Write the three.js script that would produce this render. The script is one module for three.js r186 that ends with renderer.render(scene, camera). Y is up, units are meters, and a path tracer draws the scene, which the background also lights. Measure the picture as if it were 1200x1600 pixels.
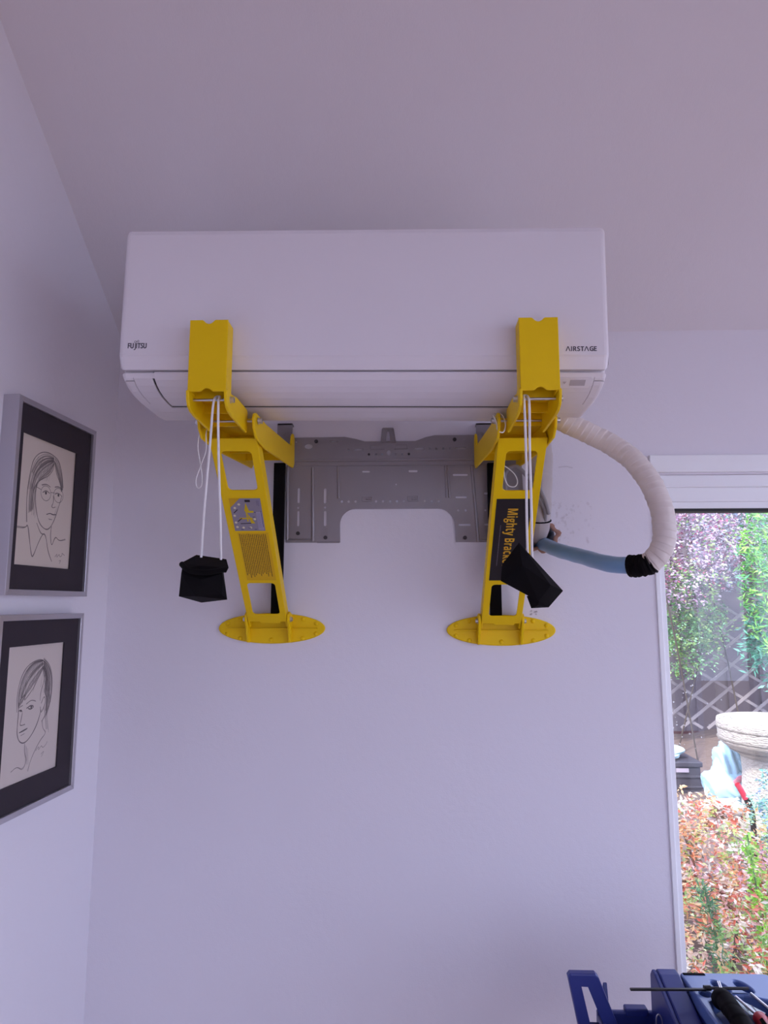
import * as THREE from 'three';
import { mergeGeometries } from 'three/addons/utils/BufferGeometryUtils.js';
import { RoundedBoxGeometry } from 'three/addons/geometries/RoundedBoxGeometry.js';
import { ConvexGeometry } from 'three/addons/geometries/ConvexGeometry.js';
import { TextGeometry } from 'three/addons/geometries/TextGeometry.js';
import { FontLoader } from 'three/addons/loaders/FontLoader.js';
import { Brush, Evaluator, SUBTRACTION } from 'three-bvh-csg';

// ------------------------------------------------------------------ camera, sky, exposure
const scene = new THREE.Scene();
const camera = new THREE.PerspectiveCamera(2 * Math.atan(800 / 1050) * 180 / Math.PI, 1200 / 1600, 0.02, 200);
camera.position.set(0, 1.6, 1.65);
camera.lookAt(-0.0345799, 1.6 + 0.13502387, 1.65 - 0.99023875);
scene.add(camera);

const renderer = new THREE.WebGLRenderer({ antialias: true });
renderer.toneMapping = THREE.LinearToneMapping;
renderer.toneMappingExposure = 1.1;
renderer.shadowMap.enabled = true;

// overcast sky: the same all round, a little brighter overhead
{
  const W = 64, H = 32, d = new Float32Array(W * H * 4), L = 2.55;
  for (let r = 0; r < H; r++) {
    const s = Math.sin(((r + 0.5) / H - 0.5) * Math.PI), k = L * (1 + 0.35 * Math.max(0, s));
    for (let c = 0; c < W; c++) d.set([k * 0.86, k * 0.95, k * 1.34, 1], (r * W + c) * 4);
  }
  const t = new THREE.DataTexture(d, W, H, THREE.RGBAFormat, THREE.FloatType);
  t.mapping = THREE.EquirectangularReflectionMapping; t.magFilter = THREE.LinearFilter; t.needsUpdate = true;
  scene.background = t;
}
// veiled sunlight added to brighten the garden from over the roof, not the room
const addedSun = new THREE.DirectionalLight(new THREE.Color().setRGB(1.0, 0.95, 0.88), 5.2);
addedSun.position.set(-4, 11, 6); addedSun.target.position.set(1.5, 0.5, -2); addedSun.castShadow = true; addedSun.shadow.radius = 12;
Object.assign(addedSun.shadow.camera, { left: -8, right: 8, top: 8, bottom: -8, near: 0.5, far: 30 }); addedSun.shadow.mapSize.set(2048, 2048);
scene.add(addedSun, addedSun.target);

// ------------------------------------------------------------------ helpers
let seed = 7;
const rnd = () => { seed = (seed + 0x6d2b79f5) | 0; let t = Math.imul(seed ^ (seed >>> 15), 1 | seed); t = (t + Math.imul(t ^ (t >>> 7), 61 | t)) ^ t; return ((t ^ (t >>> 14)) >>> 0) / 4294967296; };
const rr = (a, b) => a + (b - a) * rnd();
const V = (x, y, z) => new THREE.Vector3(x, y, z);
const taken = {};
const numbered = (n) => { const k = taken[n] = (taken[n] ?? -1) + 1; return k ? n + '_' + String(k).padStart(3, '0') : n; };
const lin = (r, g, b) => new THREE.Color().setRGB(r, g, b);
const M = (color, roughness = 0.6, more = {}) => new THREE.MeshStandardMaterial({ color, roughness, side: THREE.DoubleSide, ...more });

function thing(name, label, category, [x, y, z] = [0, 0, 0], group) {
  const o = new THREE.Group(); o.name = numbered(name); o.position.set(x, y, z);
  o.userData = { label, category }; if (group) o.userData.group = group;
  o.userData.base0 = undefined; delete o.userData.base0;
  scene.add(o); bases.set(o, [x, y, z]); return o;
}
const bases = new Map();
// part(): geometry given in world metres, moved into the frame of its thing
function part(name, geo, mat, parent, label) {
  const g = Array.isArray(geo) ? join(geo) : geo;
  let root = parent; while (root.parent && root.parent !== scene) root = root.parent;
  const b = bases.get(root) || [0, 0, 0];
  g.translate(-b[0], -b[1], -b[2]);
  return local(name, g, mat, parent, label);
}
function local(name, geo, mat, parent, label) {
  const m = new THREE.Mesh(Array.isArray(geo) ? join(geo) : geo, mat);
  m.name = name; m.castShadow = m.receiveShadow = true; if (label) m.userData.label = label;
  parent.add(m); return m;
}
function join(list) {
  return mergeGeometries(list.map((g) => {
    const q = g.index ? g.toNonIndexed() : g.clone();
    for (const k of Object.keys(q.attributes)) if (!['position', 'normal', 'uv'].includes(k)) q.deleteAttribute(k);
    if (!q.attributes.uv) q.setAttribute('uv', new THREE.BufferAttribute(new Float32Array(q.attributes.position.count * 2), 2));
    return q;
  }));
}
function single(name, geo, mat, label, category, group) {
  const g = Array.isArray(geo) ? join(geo) : geo;
  g.computeBoundingBox(); const c = g.boundingBox.getCenter(V()), y = g.boundingBox.min.y;
  g.translate(-c.x, -y, -c.z);
  const m = local(numbered(name), g, mat, scene); m.position.set(c.x, y, c.z);
  m.userData = { label, category }; if (group) m.userData.group = group; return m;
}
function struct(name, geo, mat, parent = scene) {
  const m = local(name, geo, mat, parent); if (parent === scene) m.userData.kind = 'structure'; return m;
}
const box = (x0, x1, y0, y1, z0, z1) => new THREE.BoxGeometry(x1 - x0, y1 - y0, z1 - z0).translate((x0 + x1) / 2, (y0 + y1) / 2, (z0 + z1) / 2);
const rbox = (x0, x1, y0, y1, z0, z1, r = 0.002, s = 2) => new RoundedBoxGeometry(x1 - x0, y1 - y0, z1 - z0, s, r).translate((x0 + x1) / 2, (y0 + y1) / 2, (z0 + z1) / 2);
const poly = (pts) => new THREE.Shape(pts.map(([x, y]) => new THREE.Vector2(x, y)));
function extr(shape, depth, bevel = 0, seg = 2, curve = 8) {
  return new THREE.ExtrudeGeometry(shape, bevel ? { depth: depth - 2 * bevel, bevelEnabled: true, bevelSize: bevel, bevelThickness: bevel, bevelOffset: -bevel, bevelSegments: seg, curveSegments: curve } : { depth, bevelEnabled: false, curveSegments: curve }).translate(0, 0, bevel);
}
// side profile given as [z, y], spread along x from x0 to x1
const sideX = (zy, x0, x1, bevel = 0, seg = 2) => extr(poly(zy.map(([z, y]) => [-z, y])), x1 - x0, bevel, seg).rotateY(Math.PI / 2).translate(x0, 0, 0);
function rrect(s, x0, x1, y0, y1, r) {
  s.moveTo(x0 + r, y0); s.lineTo(x1 - r, y0); s.quadraticCurveTo(x1, y0, x1, y0 + r); s.lineTo(x1, y1 - r); s.quadraticCurveTo(x1, y1, x1 - r, y1);
  s.lineTo(x0 + r, y1); s.quadraticCurveTo(x0, y1, x0, y1 - r); s.lineTo(x0, y0 + r); s.quadraticCurveTo(x0, y0, x0 + r, y0); return s;
}
const circ = (x, y, r) => { const p = new THREE.Path(); p.absarc(x, y, r, 0, Math.PI * 2, true); return p; };
const tube = (pts, r, seg = 40, rad = 8, closed = false) => new THREE.TubeGeometry(new THREE.CatmullRomCurve3(pts.map((p) => V(...p)), closed), seg, r, rad, closed);
function rod(a, b, r, n = 12, r2 = r) {
  const A = V(...a), B = V(...b), g = new THREE.CylinderGeometry(r2, r, A.distanceTo(B), n);
  g.applyQuaternion(new THREE.Quaternion().setFromUnitVectors(V(0, 1, 0), B.clone().sub(A).normalize()));
  return g.translate((A.x + B.x) / 2, (A.y + B.y) / 2, (A.z + B.z) / 2);
}
function canvas(w, h, draw) {
  const c = document.createElement('canvas'); c.width = w; c.height = h; const g = c.getContext('2d'); draw(g, w, h);
  const t = new THREE.CanvasTexture(c); t.colorSpace = THREE.SRGBColorSpace; t.magFilter = THREE.LinearFilter; return t;
}
function noiseTex(n, lo, hi, rep = 1, coarse = 6) {
  const d = new Uint8Array(n * n * 4), g = [];
  for (let i = 0; i < coarse * coarse; i++) g.push(rnd());
  const at = (i, j) => g[(i % coarse) * coarse + (j % coarse)];
  for (let y = 0; y < n; y++) for (let x = 0; x < n; x++) {
    const fx = x / n * coarse, fy = y / n * coarse, i = fx | 0, j = fy | 0, u = fx - i, v = fy - j;
    const c = at(i, j) * (1 - u) * (1 - v) + at(i + 1, j) * u * (1 - v) + at(i, j + 1) * (1 - u) * v + at(i + 1, j + 1) * u * v;
    const k = lo + (hi - lo) * (0.55 * c + 0.45 * rnd());
    d.set([k, k, k, 255], (y * n + x) * 4);
  }
  const t = new THREE.DataTexture(d, n, n); t.wrapS = t.wrapT = THREE.RepeatWrapping; t.magFilter = THREE.LinearFilter; t.repeat.set(rep, rep); t.needsUpdate = true; return t;
}

// ------------------------------------------------------------------ materials
const rough = noiseTex(256, 60, 200, 3, 40);
const mat = {
  wall: M(lin(0.80, 0.77, 0.83), 0.85, { bumpMap: rough, bumpScale: 0.0006 }),
  ceiling: M(lin(0.80, 0.76, 0.80), 0.9, { bumpMap: rough, bumpScale: 0.0006 }),
  trim: M(lin(0.93, 0.94, 0.96), 0.25),
  floor: M(lin(0.22, 0.105, 0.06), 0.55),
  unit: M(lin(0.82, 0.78, 0.82), 0.32),
  unitDim: M(lin(0.5, 0.46, 0.5), 0.35),
  slot: M(lin(0.02, 0.02, 0.022), 0.5),  // near black, stands for the deep shade inside the air outlet
  print: M(lin(0.07, 0.06, 0.09), 0.5),
  yellow: new THREE.MeshPhysicalMaterial({ color: lin(0.88, 0.58, 0.002), roughness: 0.45, specularIntensity: 0.5, side: THREE.DoubleSide }),
  steel: M(lin(0.62, 0.6, 0.62), 0.3, { metalness: 0.9 }),
  galv: M(lin(0.33, 0.305, 0.32), 0.5, { metalness: 0.45, roughnessMap: noiseTex(128, 150, 255, 2, 24) }),
  black: new THREE.MeshPhysicalMaterial({ color: lin(0.005, 0.004, 0.005), roughness: 0.8, specularIntensity: 0.25, side: THREE.DoubleSide }),
  fabric: new THREE.MeshPhysicalMaterial({ color: lin(0.005, 0.004, 0.005), roughness: 0.7, specularIntensity: 0.2, side: THREE.DoubleSide, bumpMap: noiseTex(128, 0, 255, 12, 64), bumpScale: 0.0006 }),
  cord: M(lin(0.85, 0.83, 0.82), 0.7),
  tape: M(lin(0.74, 0.66, 0.62), 0.45),
  pipe: M(lin(0.46, 0.41, 0.40), 0.5),
  cable: M(lin(0.28, 0.26, 0.27), 0.5),
  blueHose: M(lin(0.20, 0.37, 0.58), 0.3),
  plaster: M(lin(0.36, 0.20, 0.15), 0.95),
  frame: M(lin(0.52, 0.50, 0.54), 0.32, { metalness: 0.7 }),
  mount: M(lin(0.030, 0.022, 0.030), 0.85),
  glass: new THREE.MeshPhysicalMaterial({ color: 0xffffff, roughness: 0.0, transmission: 1, thickness: 0, ior: 1.45 }),
  gasket: M(lin(0.012, 0.012, 0.014), 0.6),
  tote: M(lin(0.022, 0.035, 0.20), 0.38),
  wood: M(lin(0.42, 0.27, 0.15), 0.6),
};

// marks left on the paint round the pipe hole: specks, a scuff and a short scratch
const wallMap = canvas(2048, 2048, (g, w, h) => {
  const P = (x, y) => [(x + 1) / 3.2 * w, h - (y + 0.2) / 3.2 * h];
  g.fillStyle = '#ffffff'; g.fillRect(0, 0, w, h);
  for (let i = 0; i < 90; i++) { const [x, y] = P(0.36 + rnd() * rnd() * 0.12, 1.74 + rr(0, 0.11)); g.fillStyle = `rgba(120,100,95,${rr(0.03, 0.12)})`; g.beginPath(); g.ellipse(x, y, rr(0.6, 3.2), rr(0.5, 2.2), rr(0, 3), 0, 7); g.fill(); }
  for (let i = 0; i < 12; i++) { const [x, y] = P(0.303 + rr(-0.008, 0.008), 1.578 + rr(-0.006, 0.006)); g.fillStyle = `rgba(60,50,50,${rr(0.2, 0.6)})`; g.beginPath(); g.ellipse(x, y, rr(0.6, 2.4), rr(0.4, 1.2), rr(-0.5, 0.5), 0, 7); g.fill(); }
  g.strokeStyle = 'rgba(120,105,105,.22)'; g.lineWidth = 1.2; g.beginPath(); g.moveTo(...P(0.375, 1.935)); g.lineTo(...P(0.395, 1.937)); g.lineTo(...P(0.41, 1.933)); g.stroke();
});
wallMap.wrapS = wallMap.wrapT = THREE.RepeatWrapping; wallMap.repeat.set(1 / 3.2, 1 / 3.2); wallMap.offset.set(1 / 3.2, 0.2 / 3.2);
mat.wallMarked = mat.wall.clone(); mat.wallMarked.map = wallMap;

// ------------------------------------------------------------------ the room
const CEIL = 2.285, PITCH = 0.795, ZR = 1.95, ZB = 3.9, XR = 2.0, WX0 = 0.597, WX1 = 1.75, WY0 = 0.12, WY1 = 1.915;
const ROOF = CEIL + PITCH * ZR;
{
  // back wall with the window opening and the hole for the pipes
  const s = poly([[-0.95, -0.1], [XR, -0.1], [XR, CEIL], [-0.95, CEIL]]);
  s.holes.push(poly([[WX0, WY0], [WX0, WY1], [WX1, WY1], [WX1, WY0]]));
  s.holes.push(circ(0.325, 1.765, 0.035));
  struct('wall_back', extr(s, 0.2, 0, 2, 24).translate(0, 0, -0.2), mat.wallMarked);
  // left wall stands 3.3 degrees off square
  const dx = -0.0582, dz = 0.9983, lw = (z) => -0.7427 + dx / dz * z;
  const gable = (za, zb) => poly([[-za, -0.1], [-za, CEIL + PITCH * za], [-ZR, ROOF], [-zb, CEIL], [-zb, -0.1]]);
  const left = extr(gable(0, ZB), 0.15).rotateY(Math.PI / 2).translate(-0.15, 0, 0);
  left.applyMatrix4(new THREE.Matrix4().makeRotationY(Math.asin(dx))).translate(-0.7427, 0, 0);
  struct('wall_left', left, mat.wall);
  // right gable wall with a wide glazed opening
  const rg = gable(0, ZB);
  rg.holes.push(poly([[-0.35, 0.05], [-3.5, 0.05], [-3.5, 2.4], [-0.35, 2.4]]));
  struct('wall_right', extr(rg, 0.2).rotateY(Math.PI / 2).translate(XR, 0, 0), mat.wall);
  const rw = poly([[-1.2, -0.1], [XR + 0.2, -0.1], [XR + 0.2, CEIL], [-1.2, CEIL]]);
  rw.holes.push(poly([[0.6, 0.05], [1.9, 0.05], [1.9, 2.15], [0.6, 2.15]]));
  struct('wall_rear', extr(rw, 0.2).translate(0, 0, ZB), mat.wall);
  // sloping ceiling, two slabs
  const roof = sideX([[-0.25, CEIL - 0.25 * PITCH], [-0.25, CEIL + 0.2 - 0.25 * PITCH], [ZR, ROOF + 0.25], [ZB + 0.25, CEIL + 0.2 - 0.25 * PITCH], [ZB + 0.25, CEIL - 0.25 * PITCH], [ZR, ROOF]], -1.4, XR + 0.3);
  struct('ceiling', roof, mat.ceiling);
  struct('floor', box(-1.3, XR + 0.2, -0.1, 0, -0.2, ZB + 0.2), mat.floor);
}
{
  // window in the back wall: head box, stepped frame, jamb, gasket, pane
  const w = new THREE.Group(); w.name = 'window_1'; w.userData = { kind: 'structure' }; scene.add(w);
  local('head_board', rbox(WX0 - 0.002, WX1 + 0.02, 1.919, 1.962, -0.01, 0.012, 0.003), mat.trim, w);
  local('window_frame', [
    rbox(WX0, WX1, 1.885, 1.915, -0.05, -0.008, 0.002), rbox(WX0, WX1, 1.850, 1.886, -0.07, -0.02, 0.002), rbox(WX0, WX1, 1.834, 1.852, -0.07, -0.028, 0.002),
    rbox(WX0, WX0 + 0.012, WY0, 1.915, -0.06, 0.004, 0.002), rbox(WX0 + 0.010, WX0 + 0.026, WY0, 1.915, -0.07, -0.006, 0.002),
    rbox(WX1 - 0.03, WX1, WY0, 1.915, -0.07, 0.0, 0.002), rbox(WX0, WX1, WY0, WY0 + 0.05, -0.07, -0.01, 0.002)], mat.trim, w);
  local('gasket', [box(WX0 + 0.024, WX1 - 0.03, 1.827, 1.836, -0.066, -0.030)], mat.gasket, w);
  local('pane', box(WX0 + 0.02, WX1 - 0.02, WY0 + 0.04, 1.84, -0.052, -0.048), mat.glass, w);
  const drops = []; for (let i = 0; i < 70; i++) drops.push(new THREE.SphereGeometry(rr(0.0007, 0.0017), 8, 6).scale(1, 1.15, 0.6).translate(WX0 + 0.03 + Math.pow(rnd(), 2) * 0.16, rr(1.25, 1.52), -0.0475));
  local('rain_drops', drops, new THREE.MeshPhysicalMaterial({ color: 0xffffff, roughness: 0, transmission: 1, thickness: 0.002, ior: 1.33 }), w).userData.kind = 'stuff';
  // glazed doors in the right and rear walls, out of the picture
  const fr = (name, list, panes) => { const g = new THREE.Group(); g.name = name; g.userData = { kind: 'structure' }; scene.add(g); local('door_frame', list, mat.trim, g); for (const p of panes) local('pane', p, mat.glass, g); };
  const side = [], sp = [];
  for (const z of [0.35, 1.38, 2.41, 3.44]) side.push(box(XR + 0.05, XR + 0.11, 0.05, 2.4, z, z + 0.06));
  side.push(box(XR + 0.05, XR + 0.11, 0.05, 0.13, 0.35, 3.5), box(XR + 0.05, XR + 0.11, 2.32, 2.4, 0.35, 3.5));
  for (const z of [0.35, 1.38, 2.41]) sp.push(box(XR + 0.078, XR + 0.082, 0.1, 2.35, z + 0.03, z + 1.06));
  fr('door_1', side, sp);
  const back = [], bp = [];
  for (const x of [0.6, 1.22, 1.84]) back.push(box(x, x + 0.06, 0.05, 2.15, ZB + 0.06, ZB + 0.12));
  back.push(box(0.6, 1.9, 0.05, 0.13, ZB + 0.06, ZB + 0.12), box(0.6, 1.9, 2.07, 2.15, ZB + 0.06, ZB + 0.12));
  for (const x of [0.6, 1.22]) bp.push(box(x + 0.03, x + 0.65, 0.1, 2.1, ZB + 0.088, ZB + 0.092));
  fr('door_2', back, bp);
}

// ------------------------------------------------------------------ air conditioner
const font = await new FontLoader().loadAsync('fonts/droid/droid_sans_regular.typeface.json');
const fontBold = await new FontLoader().loadAsync('fonts/droid/droid_sans_bold.typeface.json');
{
  const u = thing('air_conditioner', 'white wall air conditioner indoor unit resting on the two yellow brackets', 'air conditioner', [-0.0797, 1.967, 0.32]);
  u.rotation.z = -0.0115;
  const HW = 0.4255;
  const low = [[0.03, 0.0], [0.12, 0.0012], [0.15, 0.0042], [0.17, 0.0085], [0.186, 0.0145], [0.20, 0.023], [0.2055, 0.0308], [0.197, 0.0340]];
  const ev = new Evaluator(); ev.useGroups = false; ev.attributes = ['position', 'normal', 'uv'];
  let body = new Brush(sideX([[0, 0.002], ...low, [0.199, 0.28], [0.195, 0.294], [0, 0.296]], -HW + 0.001, HW - 0.001, 0.008, 3), mat.unit);
  const cut = (g) => { const b = new Brush(g, mat.unit); b.updateMatrixWorld(true); body.updateMatrixWorld(true); body = ev.evaluate(body, b, SUBTRACTION); };
  const FX0 = -0.368, FX1 = 0.325;
  cut(box(FX0, FX1, -0.02, 0.03, 0.0940, 0.1070));                                        // slot behind the flap
  cut(sideX([[0.0940, -0.02], [0.0940, 0.03], [0.14, 0.034], [0.18, 0.044], [0.1985, 0.045], [0.2005, 0.015], [0.16, -0.02]], FX0 - 0.002, FX0 + 0.002));
  cut(box(-HW + 0.02, HW - 0.02, -0.02, 0.003, 0.0650, 0.0658));
  const seam = (x0, x1) => cut(box(x0, x1, 0.0195, 0.0207, 0.14, 0.26));
  seam(-HW - 0.01, -HW + 0.022); seam(HW - 0.022, HW + 0.01);
  for (const x of [-0.4035, 0.4035]) cut(sideX([[0.118, 0.0022], [0.15, 0.0055], [0.17, 0.0098], [0.186, 0.0158], [0.20, 0.0245], [0.24, 0.03], [0.2, -0.02], [0.118, -0.02]], x - 0.0006, x + 0.0006));
  body.geometry.clearGroups();
  local('body', body.geometry, mat.unit, u);
  local('outlet_shade_liner', [box(FX0 - 0.001, FX1, 0.0025, 0.03, 0.0937, 0.1073), sideX([[0.1, 0.0035], [0.12, 0.0045], [0.15, 0.0075], [0.17, 0.0118], [0.186, 0.0178], [0.198, 0.0255], [0.19, 0.035], [0.1, 0.03]], FX0 - 0.0022, FX0 + 0.0022)], mat.slot, u, 'dark liner giving the air outlet gap its shade');  // dark liner over the white inner walls, depth shade put into its colour
  // front cover: flat face with a slanted lower lip
  local('front_cover', sideX([[0.2, 0.0355], [0.2095, 0.0355], [0.2185, 0.0545], [0.2205, 0.0575], [0.2205, 0.282], [0.2175, 0.2905], [0.21, 0.2945], [0.2, 0.2955]], -HW, HW, 0.0095, 4), mat.unit, u);
  // flap: thin curved panel lying just proud of the outlet
  const fl = [[0.1085, 0.0002], [0.12, -0.0002], [0.15, 0.0028], [0.17, 0.0071], [0.186, 0.0131], [0.1985, 0.0205], [0.2065, 0.0300]];
  const flIn = fl.map(([z, y]) => [z - 0.001, y + 0.003]).reverse();
  local('flap', sideX([...fl, ...flIn], FX0 + 0.003, FX1 - 0.002, 0.0006, 1), mat.unit, u);
  // receiver window on the right
  const tilt = (g, x, z, y) => g.rotateX(Math.PI / 2 - 0.56 - Math.PI / 2 + 0.0).rotateX(0).translate(x, y, z);
  const face = (w, h, d) => new THREE.BoxGeometry(w, h, d).rotateX(0.98);
  local('display_panel', face(0.062, 0.022, 0.0012).translate(0.367, 0.0178, 0.1925), mat.unit, u);
  local('receiver_window', face(0.026, 0.012, 0.0012).translate(0.376, 0.0173, 0.1930), mat.unitDim, u, 'grey infrared receiver window');
  const wifi = extr(poly([[-0.003, 0.002], [0.003, 0.002], [0, -0.003]]), 0.0006).rotateX(0.98 - 0).translate(0.3535, 0.0172, 0.1936);
  local('indicator_mark', wifi, mat.unitDim, u);
  // lettering, printed on the cover
  const text = (str, h, f = font) => { const g = new TextGeometry(str, { font: f, size: h, depth: 0.0003, curveSegments: 4 }); g.computeBoundingBox(); return g; };
  {
    const list = []; let x = 0;
    for (const ch of 'FUJITSU') { const g = ch === 'I' ? box(0, 0.0015, 0, 0.0088, 0, 0.0003) : text(ch, 0.0088, fontBold); g.computeBoundingBox(); const b = g.boundingBox; if (ch === 'J') { g.dispose(); list.push(tube([[x + 0.0004, -0.0022, 0], [x + 0.0018, -0.0024, 0], [x + 0.0026, -0.0008, 0], [x + 0.0027, 0.0085, 0]], 0.0006, 16, 6)); x += 0.0040; continue; } g.translate(-b.min.x, 0, 0).scale(0.8, 1, 1).translate(x, 0, 0); list.push(g); x += (b.max.x - b.min.x) * 0.8 + 0.0011; }
    const loop = []; for (let i = 0; i < 20; i++) { const a = i / 20 * Math.PI * 2; loop.push([0.0142 + 0.0036 * Math.cos(a), 0.0112 + 0.0016 * Math.sin(2 * a) + 0.0008 * Math.cos(a), 0.0002]); }
    list.push(tube(loop, 0.0003, 40, 5, true));
    const g = join(list); g.computeBoundingBox(); const k = 0.0335 / g.boundingBox.max.x; g.scale(k, k, 1).translate(-0.4085, 0.0705, 0.2206);
    local('maker_lettering', g, mat.print, u, 'FUJITSU printed in dark grey');
  }
  {
    const list = []; let x = 0;
    for (const ch of 'AIRSTAGE') {
      let g, w; if (ch === 'A') { const s = poly([[0, 0], [0.0013, 0], [0.0036, 0.0068], [0.0059, 0], [0.0072, 0], [0.0043, 0.0084], [0.0029, 0.0084]]); g = extr(s, 0.0003); w = 0.0072; }
      else { if (ch === 'I') { g = box(0, 0.0014, 0, 0.0084, 0, 0.0003); w = 0.0014; } else { g = text(ch, 0.0084, fontBold); const b = g.boundingBox; g.translate(-b.min.x, 0, 0).scale(0.85, 1, 1); w = (b.max.x - b.min.x) * 0.85; } }
      g.translate(x, 0, 0); list.push(g); x += w + (ch === 'T' || ch === 'A' ? 0.0009 : 0.0015);
    }
    const g = join(list), k = 0.0535 / x; g.scale(k, 1, 1).translate(0.3505, 0.0640, 0.2206);
    local('series_lettering', g, mat.print, u, 'AIRSTAGE printed in dark grey');
  }
  local('tape_tab', box(-HW - 0.005, -HW + 0.004, 0.205, 0.226, 0.19, 0.193), M(lin(0.25, 0.36, 0.5), 0.5), u, 'small blue tape tab');
}

// ------------------------------------------------------------------ galvanised mounting plate
{
  const p = thing('mounting_plate', 'galvanised steel mounting plate screwed to the wall below the air conditioner', 'mounting plate', [-0.013, 1.7495, 0]);
  const Q = (u, v) => [-0.3496 + u * 4.851e-4 + v * 1.133e-5, 2.0873 - v * 4.9e-4];
  const pts = (l) => l.map(([u, v]) => Q(u, v));
  const arcR = [], arcL = [];
  for (let i = 0; i <= 8; i++) { const a = i / 8 * Math.PI / 2; arcR.push([865 + 82 * Math.cos(a), 602 - 82 * Math.sin(a)]); arcL.push([445 - 82 * Math.sin(a), 602 - 82 * Math.cos(a)]); }
  const upper = poly(pts([[130, 150], [395, 147], [450, 158], [500, 172], [760, 172], [815, 152], [860, 143], [1300, 143], [1300, 296], [130, 296]]));
  const lower = poly(pts([[90, 292], [1300, 292], [1300, 690], [950, 690], ...arcR, ...arcL, [363, 690], [85, 690]]));
  const slots = [[207, 196, 42, 24, 1], [340, 171, 36, 6], [467, 215, 45, 9], [780, 213, 48, 9], [992, 211, 55, 7], [413, 216, 8, 8], [555, 240, 9, 9], [587, 240, 9, 9], [657, 240, 9, 9], [690, 240, 9, 9], [832, 212, 9, 9], [867, 212, 9, 9], [902, 212, 9, 9], [937, 212, 9, 9], [1010, 166, 8, 8], [142, 172, 7, 7], [622, 232, 20, 26, 1]];
  const lows = [[502, 328, 38, 7], [744, 327, 44, 9], [985, 348, 75, 8], [985, 463, 55, 7], [997, 603, 60, 7], [153, 450, 10, 75], [150, 568, 9, 75], [289, 452, 11, 75], [288, 568, 11, 75], [1123, 444, 40, 8], [1115, 602, 36, 7], [150, 513, 9, 9], [288, 512, 9, 9], [655, 395, 7, 7], [1105, 530, 8, 8],
    ...[375, 410, 445, 550, 586, 622, 657, 692, 800, 835, 870].map((u) => [u, 482, 11, 11]), [968, 530, 11, 11], [1005, 530, 11, 11], [1137, 530, 11, 11]];
  const addHoles = (s, l) => l.forEach(([u, v, w, h, oval]) => {
    const [x, y] = Q(u, v), a = w * 2.43e-4 + 0.0004, b = h * 2.45e-4 + 0.0006; const q = new THREE.Path();
    if (oval || w === h) q.absellipse(x, y, a, b, 0, Math.PI * 2, true); else rrect(q, x - a, x + a, y - b, y + b, Math.min(a, b) * 0.98); s.holes.push(q);
  });
  addHoles(upper, slots); addHoles(lower, lows);
  part('upper_band', extr(upper, 0.0014, 0, 1, 6).translate(0, 0, 0.0045), mat.galv, p);
  const low = part('lower_panel', extr(lower, 0.0014, 0, 1, 6).translate(0, 0, 0.0012), mat.galv, p);
  const line = (u0, v0, u1, v1, r, z) => { const a = Q(u0, v0), b = Q(u1, v1); return rod([a[0], a[1], z], [b[0], b[1], z], r, 8); };
  part('stepped_rib', [line(130, 270, 1300, 270, 0.0035, 0.0055)], mat.galv, p);
  for (const [u0, v0, u1, v1, r] of [[226, 305, 224, 682, 0.004], [357, 300, 358, 465, 0.003], [923, 300, 926, 465, 0.003], [908, 300, 911, 465, 0.002], [1045, 300, 1062, 690, 0.004], [95, 300, 92, 675, 0.004]]) part('rib', line(u0, v0, u1, v1, r, 0.0024), mat.galv, p);
  for (const [u0, u1, v, r] of [[95, 215, 676, 0.0025], [245, 360, 688, 0.002], [1065, 1300, 682, 0.003]]) part('bottom_lip', line(u0, v, u1, v, r, 0.003), mat.galv, p);
  for (const [u0, u1, v0, v1] of [[480, 531, 458, 479], [714, 766, 456, 480]]) part('pressed_tab', [line(u0, v0, u1, v0, 0.0012, 0.0026), line(u0, v1, u1, v1, 0.0012, 0.0026), line(u0, v0, u0, v1, 0.0012, 0.0026), line(u1, v0, u1, v1, 0.0012, 0.0026), line(u0 + 18, (v0 + v1) / 2, u1 - 8, (v0 + v1) / 2, 0.003, 0.002)], mat.galv, p);
  part('pressed_outline', [line(528, 190, 528, 212, 0.0011, 0.006), line(528, 212, 600, 212, 0.0011, 0.006), line(650, 212, 718, 212, 0.0011, 0.006), line(718, 190, 718, 212, 0.0011, 0.006), line(528, 190, 590, 190, 0.0011, 0.006), line(655, 190, 718, 190, 0.0011, 0.006), line(585, 178, 660, 178, 0.0016, 0.006)], mat.galv, p);
  const tab = poly(pts([[590, 105], [650, 105], [661, 178], [632, 178], [626, 122], [615, 122], [608, 178], [583, 178]]));
  part('centre_hook', [extr(tab, 0.003, 0.0006, 1).translate(0, 0, 0.006), line(594, 107, 647, 107, 0.0022, 0.009), line(592, 110, 586, 176, 0.0016, 0.009), line(648, 110, 657, 176, 0.0016, 0.009)], mat.galv, p);
  for (const [u, v] of [[247, 170], [962, 166], [148, 643], [288, 665], [996, 668], [1120, 638], [519, 240], [725, 240]]) {
    const [x, y] = Q(u, v), r = v === 240 ? 0.003 : 0.0048;
    part('screw', [new THREE.CylinderGeometry(r, r, 0.003, 14).rotateX(Math.PI / 2).translate(x, y, v < 290 ? 0.0066 : 0.0034), new THREE.BoxGeometry(r * 1.1, r * 0.3, 0.0012).translate(x, y, v < 290 ? 0.0082 : 0.005)], M(lin(0.06, 0.055, 0.06), 0.4, { metalness: 0.6 }), p);
  }
}

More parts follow.
